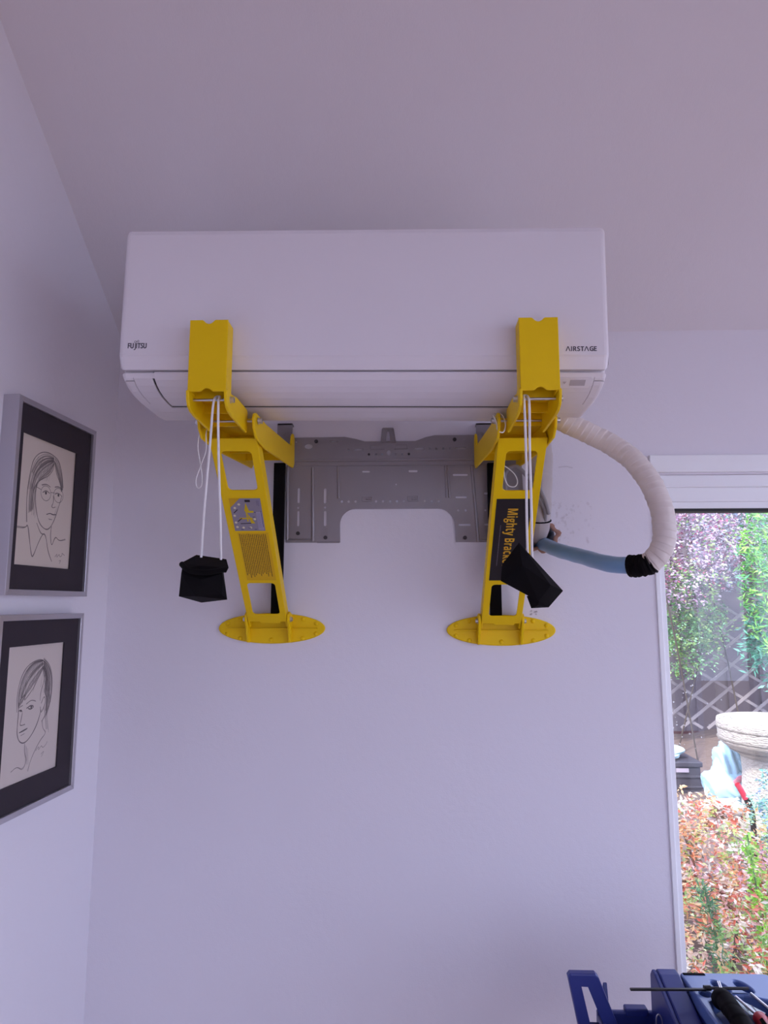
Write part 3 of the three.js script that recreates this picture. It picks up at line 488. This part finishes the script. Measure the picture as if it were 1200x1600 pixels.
  pencil(g, S([[0.6, 0.81], [0.66, 0.78], [0.64, 0.82], [0.7, 0.78], [0.72, 0.81], [0.78, 0.79], [0.8, 0.77]]), 2, 0.6); pencil(g, S([[0.7, 0.85], [0.76, 0.83], [0.71, 0.87]]), 2, 0.5);
});
function picture(s0, s1, y0, y1, paper, map, label) {
  const w = s1 - s0, h = y1 - y0, sc = (s0 + s1) / 2, d = [0.0582, -0.9983], n = [0.9983, 0.0582];
  const o = thing('framed_drawing', label, 'picture', [-0.7427 - d[0] * sc, y0, -d[1] * sc], 'silver framed portrait drawings'); o.rotation.y = 86.66 * Math.PI / 180;
  const e = 0.011, W = w / 2, bars = [[[-W, 0], [W, 0], [W - e, e], [-W + e, e]], [[W, 0], [W, h], [W - e, h - e], [W - e, e]], [[W, h], [-W, h], [-W + e, h - e], [W - e, h - e]], [[-W, h], [-W, 0], [-W + e, e], [-W + e, h - e]]];
  for (const b of bars) local('frame_bar', extr(poly(b), 0.033, 0.0006, 1), mat.frame, o);
  const [p0, p1, q0, q1] = paper, X0 = sc - p1, X1 = sc - p0;
  const A = -W + 0.010, B = W - 0.010, c0 = q0 - y0, c1 = q1 - y0;
  local('mount', [box(A, X0, 0.009, h - 0.009, 0.0245, 0.027), box(X1, B, 0.009, h - 0.009, 0.0245, 0.027), box(X0, X1, 0.009, c0, 0.0245, 0.027), box(X0, X1, c1, h - 0.009, 0.0245, 0.027)], mat.mount, o, 'dark mount board');
  local('drawing', new THREE.PlaneGeometry(X1 - X0 + 0.006, q1 - q0 + 0.006).translate((X0 + X1) / 2, (q0 + q1) / 2 - y0, 0.0235), new THREE.MeshStandardMaterial({ map, roughness: 0.9 }), o, 'pencil portrait on cream paper');
  local('backing', box(-w / 2 + 0.005, w / 2 - 0.005, 0.005, h - 0.005, 0.002, 0.02), mat.mount, o);
}
picture(0.154, 0.437, 1.6155, 1.9955, [0.2208, 0.4085, 1.6735, 1.9285], man, 'silver framed pencil portrait of a bespectacled person in an open collar shirt');
picture(0.161, 0.446, 1.2055, 1.5790, [0.222, 0.4035, 1.2655, 1.5190], boy, 'silver framed pencil portrait of a child, hung below the other drawing');

// ------------------------------------------------------------------ tool tote by the window
{
  const T = 0.72;
  const tb = thing('work_table', 'plain wooden work table under the blue tool tote', 'table', [0.56, 0, 0.5]);
  part('table_top', rbox(0.24, 0.9, T - 0.03, T, 0.22, 0.8, 0.003), mat.wood, tb);
  for (const x of [0.27, 0.83]) for (const z of [0.25, 0.73]) part('leg', box(x, x + 0.04, 0, T - 0.03, z, z + 0.04), mat.wood, tb);
  const t = thing('tool_tote', 'dark blue plastic tool tote with a raised loop handle below the window', 'toolbox', [0.5, T, 0.45]);
  part('bin', [rbox(0.335, 0.70, T, T + 0.01, 0.30, 0.62, 0.003), rbox(0.335, 0.70, T, 0.878, 0.318, 0.328, 0.003), rbox(0.335, 0.345, T, 0.872, 0.32, 0.62, 0.003), rbox(0.69, 0.70, T, 0.90, 0.32, 0.62, 0.003), rbox(0.335, 0.70, T, 0.84, 0.61, 0.62, 0.003), rbox(0.385, 0.425, 0.870, 0.884, 0.312, 0.330, 0.003)], mat.tote, t);
  part('side_panel', [sideX([[0.325, T], [0.318, 0.80], [0.322, 0.94], [0.33, 0.9505], [0.345, 0.9505], [0.44, 0.9185], [0.60, 0.862], [0.60, T]], 0.433, 0.441, 0.002, 1), sideX([[0.325, T], [0.322, 0.94], [0.33, 0.9515], [0.348, 0.9515], [0.44, 0.9205], [0.60, 0.864], [0.60, 0.855], [0.44, 0.911], [0.345, 0.941], [0.335, 0.93], [0.335, T]], 0.4405, 0.477, 0.003, 2)], mat.tote, t);
  // tray lid with finger recesses; its paler blue paints in the sky reflection
  const s = new THREE.Shape(); rrect(s, 0.479, 0.634, -0.62, -0.336, 0.010);
  const slant = (x, z, a, b) => { const p = new THREE.Path(); p.absellipse(x, -z, a, b, 0, Math.PI * 2, true, 1.9); return p; };
  s.holes.push(slant(0.5325, 0.380, 0.020, 0.0095), slant(0.5715, 0.379, 0.020, 0.0095), slant(0.4965, 0.402, 0.010, 0.0085));
  s.holes.push(poly([[0.494, -0.425], [0.490, -0.46], [0.498, -0.59], [0.60, -0.59], [0.612, -0.425], [0.56, -0.404], [0.525, -0.404]]));
  part('tray_lid', extr(s, 0.026, 0.003, 2, 12).rotateX(-Math.PI / 2).translate(0, 0.924, 0), M(lin(0.10, 0.17, 0.42), 0.28), t, 'blue tray with finger recesses, coloured paler for the sky reflection');
  part('tray_floor', [rbox(0.481, 0.632, 0.895, 0.905, 0.338, 0.618, 0.003), rbox(0.479, 0.487, T, 0.93, 0.336, 0.62, 0.002), rbox(0.626, 0.634, T, 0.93, 0.336, 0.62, 0.002)], mat.tote, t);
  part('lid_slot', rbox(0.484, 0.522, 0.9492, 0.9512, 0.340, 0.346, 0.0008), mat.black, t);
  // loop handle, leaning a little towards the room
  const hs = poly([[0.2805, 0.9455], [0.2850, 0.9510], [0.3290, 0.9510], [0.3345, 0.9455], [0.3680, 0.860], [0.3680, 0.80], [0.2970, 0.80], [0.2970, 0.860]]);
  hs.holes.push(poly([[0.3000, 0.933], [0.3170, 0.933], [0.3450, 0.862], [0.3150, 0.862]]));
  part('handle', [extr(hs, 0.016, 0.003, 2).translate(0, 0, 0.335), sideX([[0.32, 0.80], [0.32, 0.90], [0.335, 0.93], [0.35, 0.87], [0.35, 0.80]], 0.345, 0.352, 0.001, 1)], mat.tote, t);

  // tools in and on the tote
  single('flat_file', [sideX([[0.402, 0.9535], [0.4065, 0.9535], [0.4065, 0.9565], [0.402, 0.9565]], 0.372, 0.50, 0.0007, 1).rotateY(0.03).translate(-0.012, 0.0, 0.011), rod([0.497, 0.9555, 0.3965], [0.573, 0.9545, 0.394], 0.0024, 10), rod([0.498, 0.9555, 0.3965], [0.509, 0.9555, 0.396], 0.0042, 12)], M(lin(0.035, 0.033, 0.035), 0.4, { metalness: 0.7 }), 'long thin dark steel file lying across the tray lid', 'file');
  const k = thing('grip_tool', 'black rubber gripped tool with a twin steel tip in the tote', 'hand tool', [0.51, 0.93, 0.46]);
  part('grip', wrapped([[0.5115, 0.953, 0.428], [0.510, 0.963, 0.440], [0.508, 0.966, 0.470], [0.507, 0.962, 0.52], [0.506, 0.952, 0.58]], 0.0148, 60, 6, 0.06), mat.black, k, 'black rubber grip');
  part('cap', new THREE.SphereGeometry(0.0148, 16, 10).translate(0.5112, 0.955, 0.430), mat.black, k);
  part('tip', [rod([0.518, 0.956, 0.424], [0.528, 0.958, 0.380], 0.0012, 8), rod([0.5205, 0.956, 0.424], [0.531, 0.958, 0.380], 0.0012, 8), rod([0.515, 0.955, 0.432], [0.5205, 0.956, 0.418], 0.005, 10)], mat.steel, k, 'twin steel tip');
  for (const [x, z, lab] of [[0.553, 0.462, 'red and black screwdriver handle beside the black grip in the tote'], [0.583, 0.452, 'red screwdriver handle at the tray edge of the tote']]) {
    const d = thing('screwdriver', lab, 'screwdriver', [x, 0.93, z + 0.03], 'red screwdrivers');
    const lathe = new THREE.LatheGeometry([[0, 0], [0.007, 0.001], [0.0105, 0.006], [0.0112, 0.015], [0.009, 0.026], [0.0112, 0.04], [0.0118, 0.07], [0.009, 0.083], [0, 0.085]].map(([a, b]) => new THREE.Vector2(a, b)), 16);
    part('grip', lathe.rotateX(Math.PI / 2 + 0.12).translate(x, 0.951, z), M(lin(0.45, 0.015, 0.03), 0.35), d, 'red plastic grip');
    part('rubber_inlay', [0, 1, 2, 3].map((i) => new THREE.BoxGeometry(0.006, 0.004, 0.05).translate(0, 0.0112, 0).rotateZ(i * Math.PI / 2 + 0.6).rotateX(0.12).translate(x, 0.947, z + 0.05)), mat.black, d, 'black inlay');
    part('blade', rod([x, 0.951, z + 0.003], [x - 0.01, 0.951, z - 0.05], 0.0025, 8), mat.steel, d);
  }
  const kn = thing('scraper_blade', 'pale grey flat blade lying in the tote beside the black grip', 'blade', [0.556, 0.93, 0.43]);
  part('blade', extr(poly([[0.536, -0.412], [0.549, -0.409], [0.574, -0.446], [0.566, -0.456], [0.546, -0.452]]), 0.002, 0.0005, 1).rotateX(-Math.PI / 2).translate(0, 0.944, 0), M(lin(0.6, 0.72, 0.74), 0.35), kn);
  const kn2 = [0, 1, 2].map((i) => box(0.548 + i * 0.006, 0.550 + i * 0.006, 0.9455, 0.9462, 0.425, 0.442)); part('marking', kn2, mat.print, kn);
  single('wire_clip', [tube([[0.4385 + 0.004, 0.862, 0.372], [0.4455, 0.885, 0.37], [0.4475, 0.902, 0.37], [0.4505, 0.906, 0.371], [0.4545, 0.9, 0.372], [0.456, 0.88, 0.373], [0.459, 0.862, 0.374]], 0.0011, 40, 6)].map((g) => g.translate(-0.026, 0, 0.012)), mat.steel, 'thin bent wire clip standing in the blue tote', 'wire');
}

// ------------------------------------------------------------------ garden beyond the window
const gy = (z) => 0.17 + Math.max(0, -z - 0.3) * 0.115;
{
  const soil = noiseTex(128, 90, 230, 6, 30);
  struct('ground', box(-14, 16, -0.25, -0.12, -14, 14), M(lin(0.26, 0.20, 0.17), 0.9, { bumpMap: soil, bumpScale: 0.01 }));
  const bed = new THREE.PlaneGeometry(9, 4.4, 60, 40).rotateX(-Math.PI / 2).translate(2.2, 0, -2.45), q = bed.attributes.position;
  for (let i = 0; i < q.count; i++) q.setY(i, gy(q.getZ(i)) + 0.03 * Math.sin(q.getX(i) * 5 + q.getZ(i) * 3) + rr(-0.015, 0.015));
  bed.computeVertexNormals();
  struct('garden_bed', bed, M(lin(0.14, 0.10, 0.085), 0.95, { bumpMap: soil, bumpScale: 0.02 }));
}
const woodDark = [lin(0.16, 0.13, 0.145), lin(0.19, 0.16, 0.17), lin(0.13, 0.105, 0.12), lin(0.22, 0.18, 0.19)].map((c) => M(c, 0.85));
{
  const f = thing('board_fence', 'weathered dark board fence behind the trellis and shrubs', 'fence', [2.5, 0.5, -4.05]);
  for (let i = 0; i < 34; i++) { const x = 0.4 + i * 0.13; part('board', box(x - (i % 2) * 0.012, x + 0.128 + (i % 2) * 0.012, 0.56, 2.5 + rr(-0.01, 0.01), -4.08 + (i % 2) * 0.021, -4.06 + (i % 2) * 0.021), woodDark[(rnd() * 4) | 0], f); }
  part('gravel_board', box(0.4, 4.8, 0.42, 0.58, -4.06, -4.02), M(lin(0.10, 0.035, 0.035), 0.8), f, 'dark red gravel board');
  for (const x of [1.3, 2.95, 4.5]) part('post', box(x, x + 0.09, 0.4, 2.55, -4.17, -4.09), woodDark[2], f);
  const t = thing('trellis', 'grey diagonal wooden trellis standing in front of the dark fence', 'trellis', [2.4, 0.55, -3.72]);
  const slatM = M(lin(0.27, 0.24, 0.25), 0.8), W0 = 1.7, W1 = 3.5, H0 = 0.66, H1 = 1.92;
  const slat = (k, b, z) => { // y = k x + b clipped to the panel
    const xs = [W0, W1, (H0 - b) / k, (H1 - b) / k].sort((p, q) => p - q).slice(1, 3); const y = (x) => k * x + b;
    if (y(xs[0]) < H0 - 0.01 || y(xs[0]) > H1 + 0.01 || xs[1] - xs[0] < 0.05) return;
    const A = V(xs[0], y(xs[0]), z), B = V(xs[1], y(xs[1]), z), g = new THREE.BoxGeometry(A.distanceTo(B), 0.021, 0.008).rotateZ(Math.atan(k)).translate((A.x + B.x) / 2, (A.y + B.y) / 2, z);
    part('slat', g, slatM, t);
  };
  for (let i = -2; i < 12; i++) slat(0.78, -2.2 + i * 0.155, -3.716);
  for (let i = 0; i < 12; i++) slat(-0.62, 2.05 + i * 0.21, -3.728);
}
// leafy shrubs: every leaf is a small bent blade of its own colour
function leaves(n, spot, size, colors, long = 2.2, droop = 0.3, sprig = 0) {
  let own = null;
  const pos = [], col = [], C = colors.map((c) => new THREE.Color(c)), m = new THREE.Matrix4(), e = new THREE.Euler(), q = new THREE.Quaternion();
  for (let i = 0; i < n; i++) {
    const p = spot(i), s = size * rr(0.6, 1.35); e.set(rr(-1.1, 1.1) + droop, rr(0, 6.28), rr(-0.9, 0.9)); m.compose(p, q.setFromEuler(e), V(s, s, s));
    if (sprig && i % sprig === 0) own = C[(rnd() * C.length) | 0];
    const c = (own && rnd() < 0.82 ? own : C[(rnd() * C.length) | 0]).clone().multiplyScalar(rr(0.8, 1.2)), a = [V(0, 0, 0), V(0.5, 0.12, long * 0.45), V(0, -0.1, long), V(-0.5, 0.12, long * 0.45)].map((v) => v.applyMatrix4(m));
    for (const k of [0, 1, 2, 0, 2, 3]) { pos.push(a[k].x, a[k].y, a[k].z); col.push(c.r, c.g, c.b); }
  }
  const g = new THREE.BufferGeometry(); g.setAttribute('position', new THREE.Float32BufferAttribute(pos, 3)); g.setAttribute('color', new THREE.Float32BufferAttribute(col, 3)); g.computeVertexNormals(); return g;
}
const leafM = new THREE.MeshPhysicalMaterial({ vertexColors: true, roughness: 0.6, side: THREE.DoubleSide, transmission: 0.25, thickness: 0 });
const stemM = M(lin(0.07, 0.055, 0.045), 0.9);
function shrub(name, label, c, r, n, size, colors, long, droop, sprig = 0) {
  const y0 = gy(c[2]), t = thing(name, label, 'shrub', [c[0], y0, c[2]]);
  const inside = () => { let v; do v = V(rr(-1, 1), rr(-1, 1), rr(-1, 1)); while (v.lengthSq() > 1 || v.lengthSq() < 0.12); return v.multiply(V(...r)).add(V(...c)); };
  let at = null, dir = null;
  const along = (i) => { if (i % sprig === 0) { at = inside(); dir = V(rr(-0.6, 0.6), rr(0.5, 1.2), rr(-0.6, 0.6)).normalize(); } return at.clone().addScaledVector(dir, (i % sprig) / sprig * size * 7).add(V(rr(-1, 1), rr(-1, 1), rr(-1, 1)).multiplyScalar(size * 0.8)); };
  part('foliage', leaves(n, sprig ? along : inside, size, colors, long, droop, sprig), leafM, t);
  for (let i = 0; i < (c[2] < -3 ? 1 : 3); i++) { const e = inside(); part('stem', tube([[c[0] + rr(-0.05, 0.05), y0 - 0.03, c[2] + rr(-0.05, 0.05)], [(c[0] + e.x) / 2 + rr(-0.05, 0.05), (y0 + e.y) / 2, (c[2] + e.z) / 2], [e.x, e.y, e.z]], 0.006, 12, 5), stemM, t); }
}
const PURPLE = ['#8a6a86', '#b796b0', '#6a4c66', '#c9b2c6', '#a0506e', '#5c3b52', '#d8c8d8'], GREEN = ['#6fb24a', '#8fd45a', '#4f9a4a', '#5cb07a', '#a6d86a', '#3d7a45'], TEAL = ['#4f9a86', '#6fc0a6', '#3f7a68', '#86c8b6', '#5aa07a'], IVY = ['#5a8f58', '#74ac6c', '#4a7648', '#96b86c', '#7f9a5a', '#8cc08c'], ORANGE = ['#e0824c', '#eab078', '#d86a4c', '#f0c894', '#e48470', '#c6d470', '#f4dcc4', '#dca8a0', '#f6ecdc', '#a8b870'];
shrub('purple_shrub', 'purple leaved shrub climbing over the fence at the top of the window', [2.0, 2.02, -3.3], [0.44, 0.5, 0.26], 7000, 0.014, [...PURPLE, '#8fbe6a', '#b4cc8a', '#e6d8e6'], 1.8, 0.3, 10);
shrub('purple_shrub', 'paler mauve shrub between the purple one and the bright green climber', [2.56, 2.15, -3.62], [0.4, 0.55, 0.2], 5000, 0.016, [...PURPLE, '#9ab6c4', '#b6c6d6', '#7fb0a0', '#c4d4dc', '#dfe6ee'], 1.8, 0.3, 10);
shrub('green_climber', 'bright green narrow leaved climber hanging at the right edge of the window', [2.62, 1.80, -3.1], [0.34, 0.68, 0.2], 5200, 0.012, GREEN, 4.2, 0.7, 10);
shrub('green_climber', 'blue green leafy climber below the bright green one', [2.66, 1.26, -3.38], [0.26, 0.36, 0.14], 1500, 0.014, TEAL, 3.6, 0.7, 8);
shrub('ivy_bush', 'mid green ivy bush against the fence beside the window jamb', [1.96, 1.45, -3.45], [0.42, 0.42, 0.14], 5600, 0.014, IVY, 1.8, 0.3, 10);
shrub('orange_shrub', 'orange and yellow leaved shrub filling the lower window beside the jamb', [1.18, 0.53, -1.35], [0.36, 0.25, 0.42], 7200, 0.0095, [...ORANGE, '#8a5a44', '#6f5a3a'], 2.3, 0.2, 14);
shrub('orange_shrub', 'coral leaved shrub close behind the glass above the tote', [0.95, 0.42, -0.72], [0.30, 0.30, 0.26], 5200, 0.008, [...ORANGE, '#7fb05a', '#9fd070', '#cfe0a0'], 2.8, 0.2, 14);
shrub('mixed_shrub', 'pink and green low shrub at the lower right of the window', [1.36, 0.46, -1.0], [0.28, 0.26, 0.3], 5000, 0.0085, ['#d7aab6', '#f0d6d6', '#9fc46a', '#7fae5a', '#c8846a', '#b8e070', '#e8c0b0', '#f4e8e0'], 2.4, 0.2, 12);
shrub('blue_spruce', 'blue green dense shrub in front of the stone urn', [1.86, 0.56, -1.82], [0.22, 0.24, 0.16], 3800, 0.0075, ['#5a9a8e', '#7fb8a6', '#4a7f78', '#96c8b4', '#7f9ac8'], 2.6, 0.1, 12);
{
  // upright feathery shoots
  for (const [x, z, h, lean, lab] of [[0.955, -0.58, 0.36, -0.05, 'tall green feathery shoot rising in front of the coral shrub'], [1.16, -0.74, 0.44, -0.04, 'bright lime shoot with small oval leaves near the right window edge']]) {
    const y0 = gy(z), t = thing('plant_shoot', lab, 'plant', [x, y0, z]), top = V(x + lean, y0 + 0.18 + h, z), P = (k) => V(x + lean * k * k, y0 + (0.18 + h) * k, z);
    part('stem', tube([0, 0.33, 0.66, 1].map((k) => P(k).toArray()), 0.0025, 20, 6), M(lin(0.12, 0.22, 0.09), 0.7), t);
    part('foliage', leaves(420, () => { const k = Math.pow(rnd(), 0.7), p = P(0.25 + 0.75 * k); return p.add(V(rr(-1, 1), rr(-0.5, 0.5), rr(-1, 1)).multiplyScalar(0.018)); }, x < 1 ? 0.0042 : 0.009, x < 1 ? ['#4f8a5c', '#6aa874', '#3d7050'] : ['#9ad83a', '#b4e456', '#7fc040'], x < 1 ? 7 : 1.7, 0.4), leafM, t);
  }
}
{
  const stone = M(lin(0.50, 0.46, 0.40), 0.9, { bumpMap: noiseTex(128, 0, 255, 3, 30), bumpScale: 0.012 });
  const u = thing('stone_urn', 'large pale weathered stone urn at the right edge of the window', 'urn', [1.99, gy(-2.2), -2.2]);
  const L = (l) => new THREE.LatheGeometry(l.map(([r, y]) => new THREE.Vector2(r, y)), 40).translate(1.99, 0, -2.2);
  part('bowl', L([[0.0, 0.88], [0.235, 0.90], [0.245, 0.965], [0.262, 0.975], [0.284, 0.972], [0.288, 0.95], [0.284, 0.905], [0.282, 0.86], [0.262, 0.84], [0.225, 0.815], [0.19, 0.79]]), stone, u);
  part('pedestal', L([[0.19, 0.792], [0.176, 0.775], [0.172, 0.70], [0.180, 0.6], [0.186, 0.5], [0.21, 0.45], [0.23, 0.42], [0.235, gy(-2.2) - 0.02]]), stone, u);
  for (let i = 0; i < 3; i++) part('moulding', new THREE.TorusGeometry([0.284, 0.282, 0.226][i], 0.006, 6, 40).rotateX(Math.PI / 2).translate(1.99, [0.93, 0.872, 0.815][i], -2.2), stone, u);
  const crateM = M(lin(0.05, 0.045, 0.06), 0.5);
  const c = thing('plastic_crate', 'black plastic crate standing on the bed in front of the fence', 'crate', [1.64, gy(-2.7), -2.7]);
  part('tray', [rbox(1.46, 1.775, 0.43, 0.64, -2.93, -2.67, 0.01), rbox(1.45, 1.785, 0.615, 0.645, -2.94, -2.66, 0.006), rbox(1.455, 1.78, 0.55, 0.565, -2.935, -2.664, 0.004), rbox(1.455, 1.78, 0.49, 0.505, -2.935, -2.664, 0.004)], crateM, c);
  part('label', box(1.625, 1.70, 0.585, 0.608, -2.668, -2.663), M(lin(0.4, 0.34, 0.42), 0.6), c, 'faded label');
  const blob = (cx, cy, cz, rx, ry, rz, amp, mm, name, parent, k = 3) => { const g = new THREE.SphereGeometry(1, 40, 28), p = g.attributes.position; for (let i = 0; i < p.count; i++) { const x = p.getX(i), y = p.getY(i), z = p.getZ(i), f = 1 + amp * (Math.sin(x * 5 * k / 3 + y * 3 + cx) + Math.abs(Math.sin(y * 7 + z * 6 * k / 3 + x * 4)) - 0.6); p.setXYZ(i, cx + x * rx * f, Math.max(cy - ry * 0.8, cy + y * ry * f), cz + z * rz * f); } g.computeVertexNormals(); return part(name, g, mm, parent); };
  const bagM = new THREE.MeshPhysicalMaterial({ color: lin(0.42, 0.66, 0.78), roughness: 0.3, side: THREE.DoubleSide });
  const b = thing('plastic_bag', 'pale blue plastic bag slumped between the black crate and the urn', 'bag', [1.84, gy(-2.5), -2.5]);
  blob(1.845, 0.545, -2.5, 0.135, 0.12, 0.11, 0.10, bagM, 'film', b, 6); blob(1.875, 0.66, -2.52, 0.085, 0.13, 0.09, 0.13, bagM, 'film', b, 7); blob(1.94, 0.68, -2.5, 0.06, 0.08, 0.07, 0.16, bagM, 'film', b, 8);
  for (const [x, y, z, a, q] of [[1.86, 0.60, -2.398, 0.030, 0.5], [1.885, 0.615, -2.412, 0.026, 0.4]]) part('print', new THREE.SphereGeometry(a, 14, 8).scale(1, 0.55, 0.3).rotateZ(q).translate(x, y, z), M(lin(0.72, 0.24, 0.30), 0.4), b, 'red print');
  const b2 = thing('plastic_bag', 'pale turquoise plastic bag lying on top of the black crate', 'bag', [1.6, 0.645, -2.7]);
  blob(1.59, 0.684, -2.79, 0.13, 0.04, 0.10, 0.12, new THREE.MeshPhysicalMaterial({ color: lin(0.55, 0.78, 0.82), roughness: 0.3, side: THREE.DoubleSide }), 'film', b2);
  const b3 = thing('stone_slab', 'pale flat stone lying on the bed below the blue bag', 'stone', [1.7, gy(-2.2), -2.2]);
  { const g = new RoundedBoxGeometry(0.22, 0.07, 0.14, 4, 0.03), p = g.attributes.position; for (let i = 0; i < p.count; i++) p.setY(i, p.getY(i) + 0.008 * Math.sin(p.getX(i) * 30)); g.computeVertexNormals(); part('slab', g.translate(1.70, 0.50, -2.25), M(lin(0.6, 0.56, 0.55), 0.9, { bumpMap: rough, bumpScale: 0.004 }), b3); part('base', rbox(1.62, 1.78, gy(-2.2) - 0.02, 0.48, -2.3, -2.2, 0.01), M(lin(0.5, 0.46, 0.45), 0.9), b3); }
  const s = thing('garden_shears', 'red handled garden shears leaning between the blue bag and the urn', 'tool', [1.7, gy(-1.93), -1.93]);
  part('handle', tube([[1.645, 0.705, -1.93], [1.663, 0.674, -1.93], [1.682, 0.634, -1.93]], 0.014, 16, 8), M(lin(0.55, 0.02, 0.06), 0.4), s, 'red handle');
  part('blade', [tube([[1.681, 0.64, -1.93], [1.70, 0.57, -1.92], [1.705, 0.36, -1.92]], 0.012, 16, 6), tube([[1.689, 0.64, -1.93], [1.716, 0.57, -1.94], [1.722, 0.36, -1.95]], 0.010, 16, 6)], mat.black, s);
}

for (const o of scene.children) o.traverse?.((m) => { if (m.isMesh) { m.castShadow = true; m.receiveShadow = true; } });
renderer.render(scene, camera);
